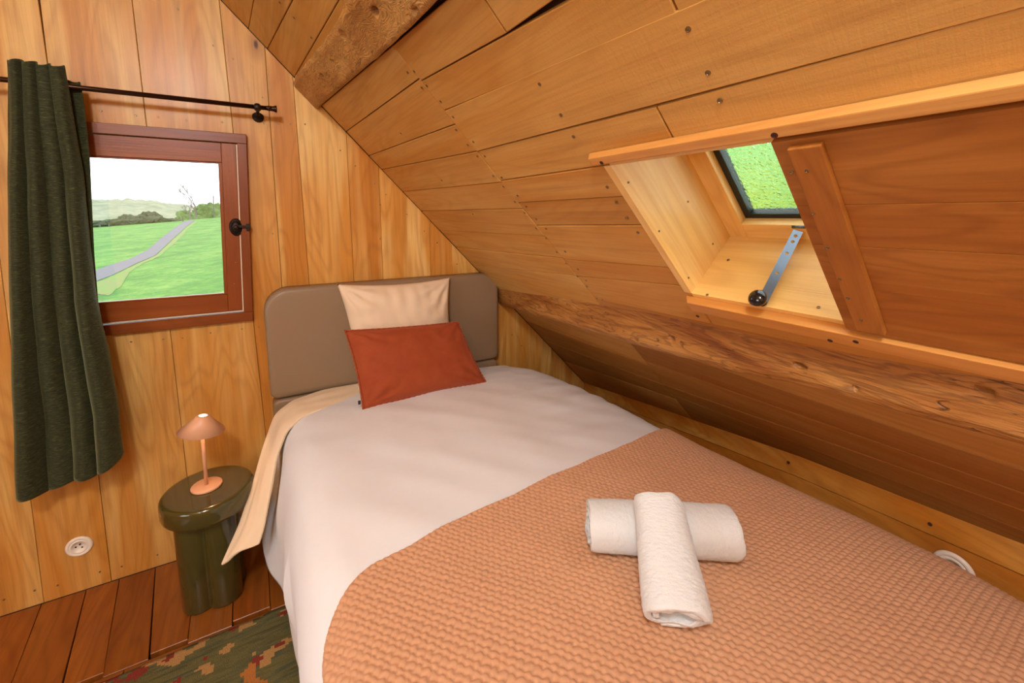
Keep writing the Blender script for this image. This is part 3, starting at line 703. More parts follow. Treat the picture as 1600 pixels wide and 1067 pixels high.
def curtain_mesh():
    nt, nz = 150, 130; V = []; Fc = []
    zt = 1.966
    for j in range(nz+1):
        f = j/nz
        for i in range(nt+1):
            u = i/nt
            xl = onplane(15, 98+680*f, (0, 1, 0), RY-.02-.05*f).x; xr = interp(f, [0, .1, .25, .4, .55, .7, .85, 1], [-.533, -.530, -.524, -.530, -.535, -.525, -.515, -.519])
            zb = interp(u, [0, .3, .42, .55, .8, 1], [.515, .505, .525, .535, .545, .60])
            z = zt + (zb-zt)*f - .006*math.sin(u*24)*(1-f)
            x = xl+(xr-xl)*u
            # deep soft pleats, asymmetrical
            ph = u*4.0*2*math.pi + .5*math.sin(f*3+1) 
            A = interp(f, [0, .03, .05, .12, .5, 1], [.020, .018, .020, .026, .040, .048])
            w = 1.9*abs(math.sin(ph/2))**.75-1+.15*math.sin(2*ph+.7+f)
            y = RY-.012 - A*.6 - A*w*(.8+.25*math.sin(u*7+f*2))
            x -= .009*math.sin(ph)*(.5+f)
            y -= .02*f*math.sin(f*3.1+u*5) 
            x += .004*noise.noise(Vector((u*5, f*9, 0)))*f; y += .008*noise.noise(Vector((u*7, f*7, 4)))
            if f < .045: y = min(y, RY-.011)
            y = min(y, -.028)
            V.append((x, y, z))
    for j in range(nz):
        for i in range(nt):
            a = j*(nt+1)+i; Fc.append((a, a+1, a+nt+2, a+nt+1))
    return V, Fc
V, Fc = curtain_mesh()
o = pydata('cloth', V, Fc, mat=m_curtain, parent=cu, smooth=True)
md = o.modifiers.new('s', 'SOLIDIFY'); md.thickness = .004; md.offset = 0
# rear fall of the curtain behind the rod, on the right
V = []; Fc = []
for j in range(61):
    f = j/60
    for i in range(25):
        u = i/24; xl = -.57; xr = interp(f, [0, .05, .2, .5, .8, 1], [-.508, -.505, -.507, -.530, -.545, -.555])
        V.append((xl+(xr-xl)*u, RY+.014+.012*math.sin(u*3.1)*1-.030*f*0 - .02*math.sin(f*2.6)*u, 1.937-.004*u - f*(1.937-.75)+.004*math.sin(u*6)))
for j in range(60):
    for i in range(24): a = j*25+i; Fc.append((a, a+1, a+26, a+25))
o = pydata('rear_fold', V, Fc, mat=m_curtain, parent=cu, smooth=True); md = o.modifiers.new('s', 'SOLIDIFY'); md.thickness = .004; md.offset = 0

# ---------------------------------------------------------------- sockets
def socket(c, n, up, label):
    e = empty('wall_socket', c); tag(e, label, 'socket', None); n = Vector(n).normalized(); c = Vector(c)
    bm = bmesh.new(); add_lathe(bm, [(.041, 0), (.0405, .003), (.037, .006), (.031, .0068), (.0295, .0045), (.0285, .0045)], c, n, 48); bm_obj('cover_ring', bm, mat=m_white, parent=e, smooth=True)
    bm = bmesh.new(); add_lathe(bm, [(.0285, .0045), (.0265, .0062), (.021, .0064), (.0205, .0010), (0, .0010)], c, n, 48); w = bm_obj('socket_well', bm, mat=m_white, parent=e, smooth=True)
    r = up.cross(n).normalized()
    bm = bmesh.new()
    for s in (-1, 1): add_lathe(bm, [(0, .0013), (.0032, .0013), (.0032, .0011)], c+r*s*.0095-up*.003, n, 14)
    bm_obj('pin_hole', bm, mat=m_dark, parent=w)
    bm = bmesh.new(); add_cyl(bm, c+up*.010, c+up*.010+n*.006, .0024, n=14); bm_obj('earth_pin', bm, mat=m_dark, parent=w, smooth=True)
socket((-.716, -.0005, .193), (0, -1, 0), Vector((.35, 0, .94)).normalized(), 'round white wall socket in the planks below the green curtain')
socket((1.4780, -1.835, .588), (-1, .117, 0), Vector((0, 0, 1)), 'white round socket half hidden behind the right edge of the bed')

# ---------------------------------------------------------------- nightstand, lamp
ns = empty('nightstand', (-.255, -.262, 0)); tag(ns, 'glossy olive green round side table beside the bed', 'side table')
bm = bmesh.new(); r = .152
add_lathe(bm, [(0, .372), (r-.03, .372), (r-.012, .374), (r-.003, .381), (r, .392), (r, .425), (r-.0015, .440), (r-.005, .446), (r-.011, .4495), (r-.02, .450), (0, .450)], (-.252, -.264, 0), n=96)
bm_obj('table_top', bm, mat=m_green, parent=ns, smooth=True)
# clover shaped pedestal: four fused columns
n = 144; prof = []
cs = [(math.cos(a)*.056, math.sin(a)*.056) for a in (math.radians(45), math.radians(135), math.radians(225), math.radians(315))]
bm = bmesh.new(); rings = []
def clover(th, rr):
    dx, dy = math.cos(th), math.sin(th); best = 0
    for cx_, cy_ in cs:
        b = dx*cx_+dy*cy_; disc = b*b-(cx_*cx_+cy_*cy_)+rr*rr
        if disc > 0: best = max(best, b+math.sqrt(disc))
    return best
for z, rr in ((.0, .052), (.003, .057), (.008, .059), (.35, .059), (.372, .059)):
    rings.append([bm.verts.new((-.262+clover(2*math.pi*i/n+.12, rr)*math.cos(2*math.pi*i/n), -.262+clover(2*math.pi*i/n+.12, rr)*math.sin(2*math.pi*i/n), z)) for i in range(n)])
for a, b in zip(rings, rings[1:]):
    for i in range(n): bm.faces.new((a[i], a[(i+1) % n], b[(i+1) % n], b[i]))
bm.faces.new(rings[0]); bm.faces.new(rings[-1])
bm_obj('pedestal', bm, mat=m_green, parent=ns, smooth=True)
LC = Vector((-.256, -.26, .4505))
tl = empty('table_lamp', LC); tag(tl, 'small blush pink mushroom table lamp, lit, on the green side table', 'lamp')
bm = bmesh.new(); add_lathe(bm, [(0, 0), (.050, 0), (.051, .002), (.051, .007), (.049, .009), (0, .009)], LC, n=64); bm_obj('base', bm, mat=m_lamp, parent=tl, smooth=True)
bm = bmesh.new(); add_cyl(bm, LC+Vector((0, 0, .008)), LC+Vector((.004, 0, .272)), .0062, n=20); bm_obj('stem', bm, mat=m_lamp, parent=tl, smooth=True)
bm = bmesh.new(); tilt = Vector((.16, 0, 1)).normalized(); sc = LC+Vector((.003, 0, .228))
add_lathe(bm, [(.074, 0), (.076, .0), (.022, .056), (.019, .059), (.014, .060), (.014, .058), (.019, .055), (.071, .001), (.074, 0)], sc, tilt, 64); bm_obj('shade', bm, mat=m_lamp, parent=tl, smooth=True)
bm = bmesh.new(); add_lathe(bm, [(0, .0565), (.0138, .0565), (.0138, .0585), (0, .0595)], sc, tilt, 32); df = bm_obj('diffuser', bm, mat=m_emit, parent=tl, smooth=True)
lamp('lamp_bulb', 'POINT', sc+tilt*.030+Vector((0, -.0, 0)), .9, (1, .72, .42), .012)

# ---------------------------------------------------------------- rug
t = NT('kilim_weave'); tc = t.n('ShaderNodeTexCoord'); P = tc.outputs['Object']
sn = t.n('ShaderNodeVectorMath', operation='SNAP'); t.l(P, sn.inputs[0]); sn.inputs[1].default_value = (.011, .007, .05)
ground = t.ramp(t.noise(t.vmul(sn.outputs[0], (5, 60, 1)), 1, 3, .6), [(.35, srgb(84, 86, 46)), (.5, srgb(120, 114, 64)), (.65, srgb(78, 90, 66))])
vv = t.noise(sn.outputs[0], 13, 1.5, .5)
c = t.mix(t.ramp(vv, [(.60, (0, 0, 0)), (.605, (1, 1, 1))], 'CONSTANT'), ground, srgb(206, 156, 92))
v2 = t.noise(t.vmul(sn.outputs[0], (1, 1.3, 1)), 10, 1.5, .5); v2n = t.t.nodes[-1]
c = t.mix(t.ramp(v2, [(.66, (0, 0, 0)), (.665, (1, 1, 1))], 'CONSTANT'), c, srgb(152, 44, 30))
sh3 = t.n('ShaderNodeVectorMath', operation='ADD'); t.l(sn.outputs[0], sh3.inputs[0]); sh3.inputs[1].default_value = (3.3, 1.7, 0)
v3 = t.noise(sh3.outputs[0], 9, 1.5, .5)
c = t.mix(t.ramp(v3, [(.62, (0, 0, 0)), (.625, (1, 1, 1))], 'CONSTANT'), c, srgb(206, 126, 52))
wv = t.noise(t.vmul(P, (330, 190, 1)), 1, 2, .6)
c = t.mix(t.math('MULTIPLY', wv, .75), c, tuple(v*.25 for v in srgb(110, 90, 50)))
t.l(c, t.b.inputs['Base Color']); t.b.inputs['Roughness'].default_value = .95; t.bump(wv, .8, .003); m_rug = t.m
V = []; Fc = []; nx, ny = 240, 120; ang = math.radians(1.5)
for j in range(ny+1):
    for i in range(nx+1):
        x = -.78+i/nx*.95; y = -.485-j/ny*1.5
        V.append((x, y+.004*noise.noise(Vector((x*20, 0, 0)))*(1 if j < 3 else 0)+(x+.5)*.02, .0065+.0012*noise.noise(Vector((x*12, y*12, 0)))))
for j in range(ny):
    for i in range(nx): a = j*(nx+1)+i; Fc.append((a, a+nx+1, a+nx+2, a+1))
rug = pydata('rug', V, Fc, mat=m_rug, smooth=True); md = rug.modifiers.new('s', 'SOLIDIFY'); md.thickness = .005
tag(rug, 'flatwoven kilim rug in green with red and yellow motifs on the floorboards', 'rug')

# ---------------------------------------------------------------- bed
bed = empty('bed', (.6, -1.1, 0)); tag(bed, 'single bed base and mattress with taupe upholstered headboard', 'bed')
def cushion_panel(name, x0, x1, z0, z1, y0, y1, rt, rb, bev, parent):
    """upholstered slab, rounded top corners rt, bottom rb"""
    pts = []
    for (cx_, cz_, r, a0) in ((x1-rt, z1-rt, rt, 0), (x0+rt, z1-rt, rt, 90), (x0+rb, z0+rb, rb, 180), (x1-rb, z0+rb, rb, 270)):
        for k in range(13):
            a = math.radians(a0+k*7.5); pts.append((cx_+r*math.cos(a), cz_+r*math.sin(a)))
    bm = bmesh.new(); rows = []
    cen = Vector(((x0+x1)/2, (z0+z1)/2))
    layers = [(y1, 0)]
    for k in range(7):
        a = math.radians(k*15); layers.append((y0+bev*(1-math.sin(a)), bev*(1-math.cos(a))))
    layers += [(y0-.0015, bev+.008)]
    for y, ins in layers:
        r = []
        for i, (px, pz) in enumerate(pts):
            p = Vector(pts[i-1]); q = Vector(pts[(i+1) % len(pts)]); e = (q-p).normalized(); nn = Vector((-e.y, e.x))
            r.append(bm.verts.new((px+nn.x*ins, y, pz+nn.y*ins)))
        rows.append(r)
    for a, b in zip(rows, rows[1:]):
        for i in range(len(pts)): bm.faces.new((a[i], a[(i+1) % len(pts)], b[(i+1) % len(pts)], b[i]))
    bm.faces.new(rows[0]); bm.faces.new(rows[-1])
    return bm_obj(name, bm, mat=m_leather, parent=parent, smooth=True)
hb = cushion_panel('headboard', -.020, 1.134, .668, 1.165, -.075, -.004, .105, .034, .020, bed)
cushion_panel('headboard_panel', -.015, 1.130, .12, .664, -.073, -.004, .030, .030, .016, bed)
bm = bmesh.new(); add_box(bm, (.655, -1.16, .21), (1.16, 2.05, .26), bev=.02); bm_obj('bed_base', bm, mat=m_leather, parent=bed, smooth=False)
bm = bmesh.new(); add_box(bm, (.655, -1.155, .47), (1.16, 2.03, .23), bev=.04, seg=4); bm_obj('mattress', bm, mat=m_duvet, parent=bed, smooth=True)
for lx in (.16, 1.15):
    for ly in (-.2, -2.1):
        bm = bmesh.new(); add_cyl(bm, (lx, ly, 0.001), (lx, ly, .085), .02, .028); bm_obj('leg', bm, mat=m_dark, parent=bed)

def nz3(x, y, z=0.): return noise.noise(Vector((x, y, z)))
# shared profile of the duvet: q = arc coordinate (0 at left hem .. 1 at right hem)
def dprof(q, y, lift=0.0):
    xb = interp(-y, [.10, .25, .47, .80, 1.2, 2.2], [-.115, -.100, -.040, .008, .012, .012])       # hem on the left
    zb = interp(-y, [.10, .4, .8, 1.2], [.17, .10, .06, .05])
    rgt = interp(-y, [.08, .24, .5, .82, 1.08, 1.42, 1.66, 1.85, 2.0, 2.3], [1.245, 1.31, 1.350, 1.37, 1.355, 1.38, 1.415, 1.42, 1.40, 1.38])
    hd = interp(-y, [.06, .14, .3, .6, 1.0, 2.2], [.618, .640, .662, .676, .680, .682])
    pts = [(xb, zb), (xb+.3*(.0-xb), .25), (-.015*(1 if -y < .9 else -.2), .42), (.006, .56), (.035, hd-.045), (.075, hd-.012), (.14, hd+.008), (.35, hd+.026), (.65, hd+.034), (.95, hd+.024), (rgt-.17, hd+.006), (rgt-.07, hd-.020), (rgt-.018, hd-.070), (rgt, .52), (rgt+.004, .36)]
    return pts
from bisect import bisect
def catmull(pts, n):
    P_ = [Vector(p) for p in pts]; P_ = [P_[0]*2-P_[1]]+P_+[P_[-1]*2-P_[-2]]
    out = []
    for i in range(1, len(P_)-2):
        for k in range(12):
            s = k/12; a, b, c, d_ = P_[i-1:i+3]
            out.append(.5*((2*b)+(-a+c)*s+(2*a-5*b+4*c-d_)*s*s+(-a+3*b-3*c+d_)*s*s*s))
    out.append(P_[-2])
    L = [0]
    for a, b in zip(out, out[1:]): L.append(L[-1]+(b-a).length)
    ss = np.linspace(0, L[-1], n)
    xs = np.interp(ss, L, [p.x for p in out]); zs = np.interp(ss, L, [p.y for p in out])
    return xs, zs, ss
def wrinkle(x, y, z):
    h = .006*nz3(x*4, y*4, 1)+.003*nz3(x*9+2, y*5, 3)
    # long soft creases running from the pillow outward
    h += .0028*nz3((x+y*.8)*9, (y-x*.5)*2.2, 7)
    # folds in from the right edge near the head
    if x > .8: h += .006*(x-.8)*nz3(x*3, y*16, 2)/.4*max(0, 1-abs(-y-.7)/.7)
    return h
NQ = 200
def surface(ys, off=0.0):
    X, Y, Z, NX, NZ = [], [], [], [], []
    for y in ys:
        xs, zs, ss = catmull(dprof(0, y), NQ)
        tx = np.gradient(xs); tz = np.gradient(zs); l = np.hypot(tx, tz); nx_ = -tz/l; nz_ = tx/l
        X.append(xs); Z.append(zs); NX.append(nx_); NZ.append(nz_); Y.append(np.full(NQ, y))
    X, Y, Z, NX, NZ = map(np.array, (X, Y, Z, NX, NZ))
    return X, Y, Z, NX, NZ
ys = np.linspace(-.078, -2.22, 190)
X, Y, Z, NX, NZ = surface(ys)
H = np.zeros_like(X)
for j in range(X.shape[0]):
    for i in range(X.shape[1]):
        x, y, z = X[j, i], Y[j, i], Z[j, i]; h = wrinkle(x, y, z)
        if x < .12 and z < .64:   # hanging folds on the visible side
            k = min(1, (.64-z)/.25)
            h += k*(.012*nz3(y*7+z*1.5, z*1.3, 5)+.006*math.sin(y*15+z*5))
        H[j, i] = h
X = X+NX*H; Z = Z+NZ*H
def gridmesh(name, X, Y, Z, keep=None, **kw):
    nr, nc = X.shape; V = np.stack([X, Y, Z], -1).reshape(-1, 3)
    idx = np.arange(nr*nc).reshape(nr, nc)
    Q = np.stack([idx[:-1, :-1], idx[1:, :-1], idx[1:, 1:], idx[:-1, 1:]], -1).reshape(-1, 4)
    if keep is not None:
        kk = keep.reshape(-1); Q = Q[kk[Q].all(1)]
        used = np.unique(Q); rem = -np.ones(nr*nc, int); rem[used] = np.arange(len(used)); V = V[used]; Q = rem[Q]
    me = bpy.data.meshes.new(name); me.vertices.add(len(V)); me.vertices.foreach_set('co', V.astype(np.float32).ravel())
    me.loops.add(len(Q)*4); me.loops.foreach_set('vertex_index', Q.astype(np.int32).ravel())
    me.polygons.add(len(Q)); me.polygons.foreach_set('loop_start', (np.arange(len(Q))*4).astype(np.int32)); me.polygons.foreach_set('loop_total', np.full(len(Q), 4, np.int32))
    me.update(calc_edges=True); me.validate()
    return link(name, me, smooth=True, **kw)
duv = gridmesh('duvet', X, Y, Z, mat=m_duvet)
md = duv.modifiers.new('s', 'SOLIDIFY'); md.thickness = .012; md.offset = -1
tag(duv, 'plain white duvet spread over the bed under the blanket', 'duvet')

# turned-back head end of the duvet: a band over the left edge ending in a hanging corner
def rib(name, centre, widths, normals, mat, th, parent=None):
    pass
BA = [onplane(px, py, (0, 1, 0), yy) for px, py, yy in ((790, 573, -.085), (640, 590, -.082), (560, 602, -.083), (500, 613, -.09), (458, 628, -.11), (432, 650, -.14), (416, 695, -.20), (399, 755, -.29), (377, 820, -.40), (346, 884, -.48))]
BB = [onplane(px, py, (0, 1, 0), yy) for px, py, yy in ((830, 592, -.20), (690, 614, -.23), (562, 636, -.25), (510, 641, -.27), (472, 654, -.29), (448, 678, -.325), (434, 715, -.37), (424, 770, -.43), (414, 822, -.48), (405, 850, -.50))]
nb, mb = 90, 26; Xb = np.zeros((nb, mb)); Yb = Xb.copy(); Zb = Xb.copy()
for i in range(nb):
    s = i/(nb-1)                       # 0 right end of the band .. 1 hanging corner tip
    for j in range(mb):
        v = j/(mb-1)                   # 0 = outer edge toward the head, 1 = inner lip over the duvet
        # head-side edge and lip edge given as paths (x,y,z)
        A, B = BA, BB
        q = s*(len(A)-1)
        pa = Vector([interp(q, range(10), [a[k] for a in A]) for k in range(3)]); pb_ = Vector([interp(q, range(10), [a[k] for a in B]) for k in range(3)])
        p = pa.lerp(pb_, v)
        bulge = .012*math.sin(math.pi*v)**.6*(1-.3*s)+.004
        fold = .005*nz3(v*4, s*9, 3)+.005*math.sin(v*7+s*4)*(s > .5)
        nrm_ = Vector((-max(0, s-.35)*1.3, -.1, 1-.8*max(0, s-.35))).normalized()
        p = p+nrm_*(bulge+fold)
        Xb[i, j], Yb[i, j], Zb[i, j] = p
# smooth along s
for _ in range(5):
    for Aq in (Xb, Yb, Zb): Aq[1:-1] = (Aq[:-2]+2*Aq[1:-1]+Aq[2:])/4
fold = gridmesh('turned_back_edge', Xb, Yb, Zb, mat=m_cream, parent=duv)
md = fold.modifiers.new('s', 'SOLIDIFY'); md.thickness = .014; md.offset = 0; fold.modifiers.new('b', 'SUBSURF').levels = 0
fold['label'] = 'cream underside of the turned-back duvet edge'

# ---------------------------------------------------------------- waffle-knit blanket
dsx, dsy = .0023, .0023
NQ = 900
yb = np.arange(-1.03, -2.24, -dsy)
ctrl = {}
ny_ = len(yb)
# sample the duvet profile coarsely, then interpolate for speed
yc = np.linspace(-1.03, -2.24, 60); Xc, Yc, Zc, NXc, NZc = surface(yc)
Sc = np.concatenate([np.zeros((60, 1)), np.cumsum(np.hypot(np.diff(Xc, axis=1), np.diff(Zc, axis=1)), axis=1)], 1)
for j in range(60):
    for i in range(0, NQ):
        pass
Hc = np.array([[wrinkle(Xc[j, i], Yc[j, i], Zc[j, i]) for i in range(0, NQ, 10)] for j in range(60)])
Hc = np.array([np.interp(np.arange(NQ), np.arange(0, NQ, 10), Hc[j]) for j in range(60)])
def up2(A): 
    idx = np.interp(yb, yc[::-1], np.arange(60)[::-1]); i0 = np.clip(idx.astype(int), 0, 58); f = (idx-i0)[:, None]
    return A[i0]*(1-f)+A[i0+1]*f
Xf, Zf, NXf, NZf, Sf, Hf = map(up2, (Xc, Zc, NXc, NZc, Sc, Hc)); Yf = np.repeat(yb[:, None], NQ, 1)
# outline: signed distance inside the blanket
_ed = sorted([(p.x, p.y) for p in [onplane(x, y, (0, 0, 1), z) for x, y, z in ((1046, 671, .655), (980, 699, .69), (900, 735, .70), (858, 747, .71), (800, 774, .715), (740, 796, .718), (690, 818, .718), (640, 846, .715), (585, 876, .70), (545, 905, .69))]])
edge_y = lambda x: np.interp(x, [0.0]+[e_[0] for e_ in _ed], [_ed[0][1]-.03]+[e_[1] for e_ in _ed])
xl = .036+.008*np.sin(Yf*9)
d1 = edge_y(Xf)-Yf; d2 = Xf-xl
rc = .12
corner = (d1 < rc) & (d2 < rc)
dist = np.where(corner, rc-np.hypot(np.clip(rc-d1, 0, None), np.clip(rc-d2, 0, None)), np.minimum(d1, d2))
keep = dist > 0
px_, py_ = .0165, .0122
def hexbump(S, Y_):
    r_ = np.floor(Y_/py_); out = np.zeros_like(S)
    for dr in (0, 1):
        rr = r_+dr; yy = (Y_-rr*py_)/py_; sh = np.where(np.mod(rr, 2) == 0, 0, .5)
        ux = S/px_+sh; ux = ux-np.round(ux)
        out = np.maximum(out, np.clip(1-(np.abs(ux)/.50)**2.4-(np.abs(yy)/.72)**2.2, 0, 1)**.55)
    return out
wob = .004*np.sin(Sf*14+Yf*6)+.0016*np.sin(Sf*171+Yf*97)+.0014*np.sin(Sf*83-Yf*211)
kn_ = hexbump(Sf+wob+.10*Yf, Yf+.004*np.sin(Sf*9))
rim = np.clip(dist/.010, 0, 1)**.5
off = Hf + .0008 + rim*.0055 + kn_*.0068*np.clip(dist/.012, .25, 1)
wel = (dist < .016) & (dist > .006); off = off+wel*.0015
Xk = Xf+NXf*off; Zk = Zf+NZf*off
m = (Sf < Sf.max()-.02)
bl = gridmesh('blanket', Xk, Yf, Zk, keep=keep & m & (Zf > .37), mat=m_blanket)
tag(bl, 'terracotta beige waffle-knit blanket across the foot of the bed', 'blanket')

# ---------------------------------------------------------------- pillows
def pillow(name, TL, TR, BL, BR, th, mat, pinch=.06, flange=0.0, seed=0, wr=.006, parent=None, sharp=.5, n=64, front=None):
    TL, TR, BL, BR = map(Vector, (TL, TR, BL, BR)); nn = (TR-TL).cross(TL-BL).normalized()
    if nn.y > 0: nn = -nn
    bm = bmesh.new(); g = {}
    for sd in (1, -1):
        for j in range(n+1):
            for i in range(n+1):
                u, v = i/n*2-1, j/n*2-1
                if sd == -1 and (i in (0, n) or j in (0, n)): g[sd, i, j] = g[1, i, j]; continue
                # concave edges
                eu = u*(1-pinch*(1-v*v)*abs(u)**2); ev = v*(1-pinch*(1-u*u)*abs(v)**2)
                a, b = (eu+1)/2, (ev+1)/2
                p = (BL*(1-a)+BR*a)*(1-b)+(TL*(1-a)+TR*a)*b
                uu = min(1, abs(u)/(1-flange)); vv = min(1, abs(v)/(1-flange))
                h = ((1-uu**2.4)*(1-vv**2.4))**sharp
                w = wr*noise.noise(Vector((u*2.2+seed, v*2.2, sd)))+wr*.6*noise.noise(Vector((u*6+seed, v*3, sd+4)))
                # radiating corner creases
                rr = math.hypot(abs(u)-1, abs(v)-1); an = math.atan2(1-abs(v), 1-abs(u))
                w += wr*.9*math.sin(an*13+seed)*math.exp(-((rr-.45)/.3)**2)
                w += wr*.7*math.sin(u*26+seed)*max(0, abs(v)-.45)*(1-abs(v))*5
                w += wr*.7*math.sin(v*22+seed)*max(0, abs(u)-.45)*(1-abs(u))*5
                p = p+nn*sd*(th/2*h+w*min(1, h*3)+.0012)
                if flange and h == 0: p += nn*.002*math.sin((u+v)*60)
                g[sd, i, j] = bm.verts.new(p)
    for sd in (1, -1):
        for j in range(n):
            for i in range(n):
                bm.faces.new((g[sd, i, j], g[sd, i+1, j], g[sd, i+1, j+1], g[sd, i, j+1]))
    return bm_obj(name, bm, mat=mat, parent=parent, smooth=True), (TL, TR, BL, BR, nn)
pil, _ = pillow('pillow', (.278, -.105, 1.172), (.826, -.105, 1.163), (.330, -.20, .690), (.800, -.20, .690), .15, m_cream, .075, 0, 3, .0065)
tag(pil, 'cream cotton pillow standing against the headboard', 'pillow')
cq, cc = pillow('cushion', (.272, -.262, .998), (.802, -.262, .970), (.305, -.405, .688), (.885, -.400, .690), .13, m_velvet, .035, .035, 9, .0045)
tag(cq, 'rust velvet rectangular cushion propped in front of the cream pillow', 'cushion')
# stitched edge of the cushion
TL, TR, BL, BR, nn = cc; bm = bmesh.new(); edge = []
for k in range(4*70):
    s = (k % 70)/70*2-1; sd = k//70
    u, v = ((s, 1), (1, -s), (-s, -1), (-1, s))[sd]
    eu = u*(1-.035*(1-v*v)*abs(u)**2)*.985; ev = v*(1-.035*(1-u*u)*abs(v)**2)*.975; a, b = (eu+1)/2, (ev+1)/2
    edge.append((BL*(1-a)+BR*a)*(1-b)+(TL*(1-a)+TR*a)*b+nn*(.004+.0016*math.sin(k*2.1)))
rg = []
for k, p in enumerate(edge):
    tg = (edge[(k+1) % len(edge)]-edge[k-1]).normalized(); sdv = tg.cross(nn).normalized(); r = .0028+.0009*math.sin(k*2.1)
    rg.append([bm.verts.new(p+sdv*r*math.cos(a)+nn*r*math.sin(a)) for a in [i*math.pi/3 for i in range(6)]])
for k in range(len(rg)):
    a, b = rg[k], rg[(k+1) % len(rg)]
    for i in range(6): bm.faces.new((a[i], a[(i+1) % 6], b[(i+1) % 6], b[i]))
bm_obj('piping', bm, mat=m_velvet, parent=cq, smooth=True)
bm = bmesh.new(); tp = (BL*.985+TL*.015).lerp(TL, .09); add_box(bm, tp+Vector((-.004, -.005, 0)), (.010, .003, .016)); bm_obj('care_label', bm, mat=m_tagm, parent=cq)

# ---------------------------------------------------------------- rolled towels
def towel(name, p0, p1, a, b, seed, parent=None, turns=2.6, taper=(1, 1)):
    """rolled towel along p0->p1; half width a, half height b; a spiral sheet with thickness"""
    p0, p1 = Vector(p0), Vector(p1); ax = (p1-p0); L = ax.length; ax.normalize(); up = Vector((0, 0, 1)); up = (up-ax*up.dot(ax)).normalized(); sd = ax.cross(up).normalized()
    th = .0105; nl = 60; nt = int(turns*44); V = []; Fc = []
    prof = []
    for k in range(nt+1):
        ang = k/44*2*math.pi; rr = 1-(turns*2*math.pi-ang)/(2*math.pi)*.215      # shrink inward
        prof.append((ang+seed, max(.12, rr)))
    ring = []
    tN = th
    def pt3(ang, rr, u, inner):
        A = a*rr-(tN if inner else 0)*1.0; B = b*rr-(tN if inner else 0)*1.0
        A = max(.004, A); B = max(.004, B)
        ca, sa = math.cos(ang), math.sin(ang); n_ = 2.2
        cx_ = abs(ca)**(2/n_)*math.copysign(1, ca); sx_ = abs(sa)**(2/n_)*math.copysign(1, sa)
        e = min(1, (u*L)/.012, ((1-u)*L)/.012); e = 1-.06*(1-e)**2
        sc_ = (taper[0]+(taper[1]-taper[0])*u)*e
        nzv = 1+.03*nz3(u*3+seed, ang, 2)+.012*nz3(u*14+seed, ang*3, 2)
        ext = .010*(1-rr)*(-1 if u < .5 else 1)*0 + .006*nz3(ang*1.2+seed, rr*4, u > .5)*(1 if u in (0, 1) or u < .06 or u > .94 else 0)
        return p0+ax*(u*L+ext)+sd*(A*cx_*sc_*nzv)+up*(B*sx_*sc_*nzv)
    us = [0, .006, .02, .045]+[.07+.86*i/nl for i in range(nl+1)]+[.955, .98, .994, 1]
    for u in us:
        for (ang, rr) in prof: V.append(pt3(ang, rr, u, False))
        for (ang, rr) in reversed(prof): V.append(pt3(ang, rr, u, True))
    m_ = 2*len(prof)
    for j in range(len(us)-1):
        for i in range(m_):
            a0 = j*m_+i; a1 = j*m_+(i+1) % m_; Fc.append((a0, a1, a1+m_, a0+m_))
    for j, e in ((0, 0), (len(us)-1, 1)):
        for i in range(len(prof)-1):
            a0 = j*m_+i; a1 = a0+1; b0 = j*m_+m_-1-i; b1 = b0-1
            Fc.append((a0, a1, b1, b0))
    o = pydata(name, V, Fc, mat=m_towel, smooth=True)
    tx = bpy.data.textures.new('terry', 'CLOUDS'); tx.noise_scale = .004
    sb = o.modifiers.new('sub', 'SUBSURF'); sb.levels = 1; sb.render_levels = 1
    dm = o.modifiers.new('d', 'DISPLACE'); dm.texture = tx; dm.strength = .0035; dm.mid_level = .5; dm.texture_coords = 'GLOBAL'
    return o
def onz(px, py, z): return onplane(px, py, (0, 0, 1), z)
tzb = .722
a0 = onz(928, 822, tzb+.057); a1 = onz(1140, 834, tzb+.057)
dd_ = (a1-a0).normalized()
tw1 = towel('rolled_towel', a0-dd_*.012, a1+dd_*.008, .064, .058, -1.9-2.6*2*math.pi, taper=(.98, 1.03)); tag(tw1, 'rolled white towel lying crosswise underneath on the blanket', 'towel', 'rolled towels on the blanket')
b0 = onz(1025, 782, tzb+.155); b1 = onz(1056, 966, tzb+.060)
tw2 = towel('rolled_towel', b0, b1, .060, .046, -1.2-1.9*2*math.pi, turns=1.9, taper=(.95, 1.12)); tag(tw2, 'rolled white towel laid on top, its open end toward the front', 'towel', 'rolled towels on the blanket')

# ---------------------------------------------------------------- outside
_A = onplane(145, 355, (0, 1, 0), 85); _B = onplane(343, 340, (0, 1, 0), 85); _P0 = Vector((0, 0, -1.2))
fieldn = (_A-_P0).cross(_B-_P0); fieldn = fieldn/fieldn.z; fielda, fieldb = -fieldn.x, -fieldn.y
def onfield(px, py): return onplane(px, py, fieldn, -1.2)
t = NT('meadow_grass'); P = t.n('ShaderNodeTexCoord').outputs['Object']
c = t.ramp(t.noise(P, .5, 6, .75, .3), [(.36, srgb(54, 104, 18)), (.5, srgb(78, 130, 32)), (.62, srgb(106, 142, 54))])
c = t.mix(t.math('MULTIPLY', t.ramp(t.noise(P, 3.5, 5, .75), [(.42, (0, 0, 0)), (.62, (1, 1, 1))]), .7), c, srgb(57, 95, 25))
fl_ = t.noise(P, 26, 1, .5); c = t.mix(t.ramp(fl_, [(.74, (0, 0, 0)), (.76, (1, 1, 1))]), c, srgb(158, 158, 124))
t.l(c, t.b.inputs['Base Color']); t.b.inputs['Roughness'].default_value = .9; t.bump(t.noise(P, 14, 4, .7), .6, .05); m_grass = t.m
def fz(x, y): return -1.2+fielda*x+fieldb*y
V = []; Fc = []
gx_ = np.linspace(-170, 110, 120); gy_ = np.concatenate([np.linspace(1.0, 30, 50), np.linspace(31, 86, 30)])
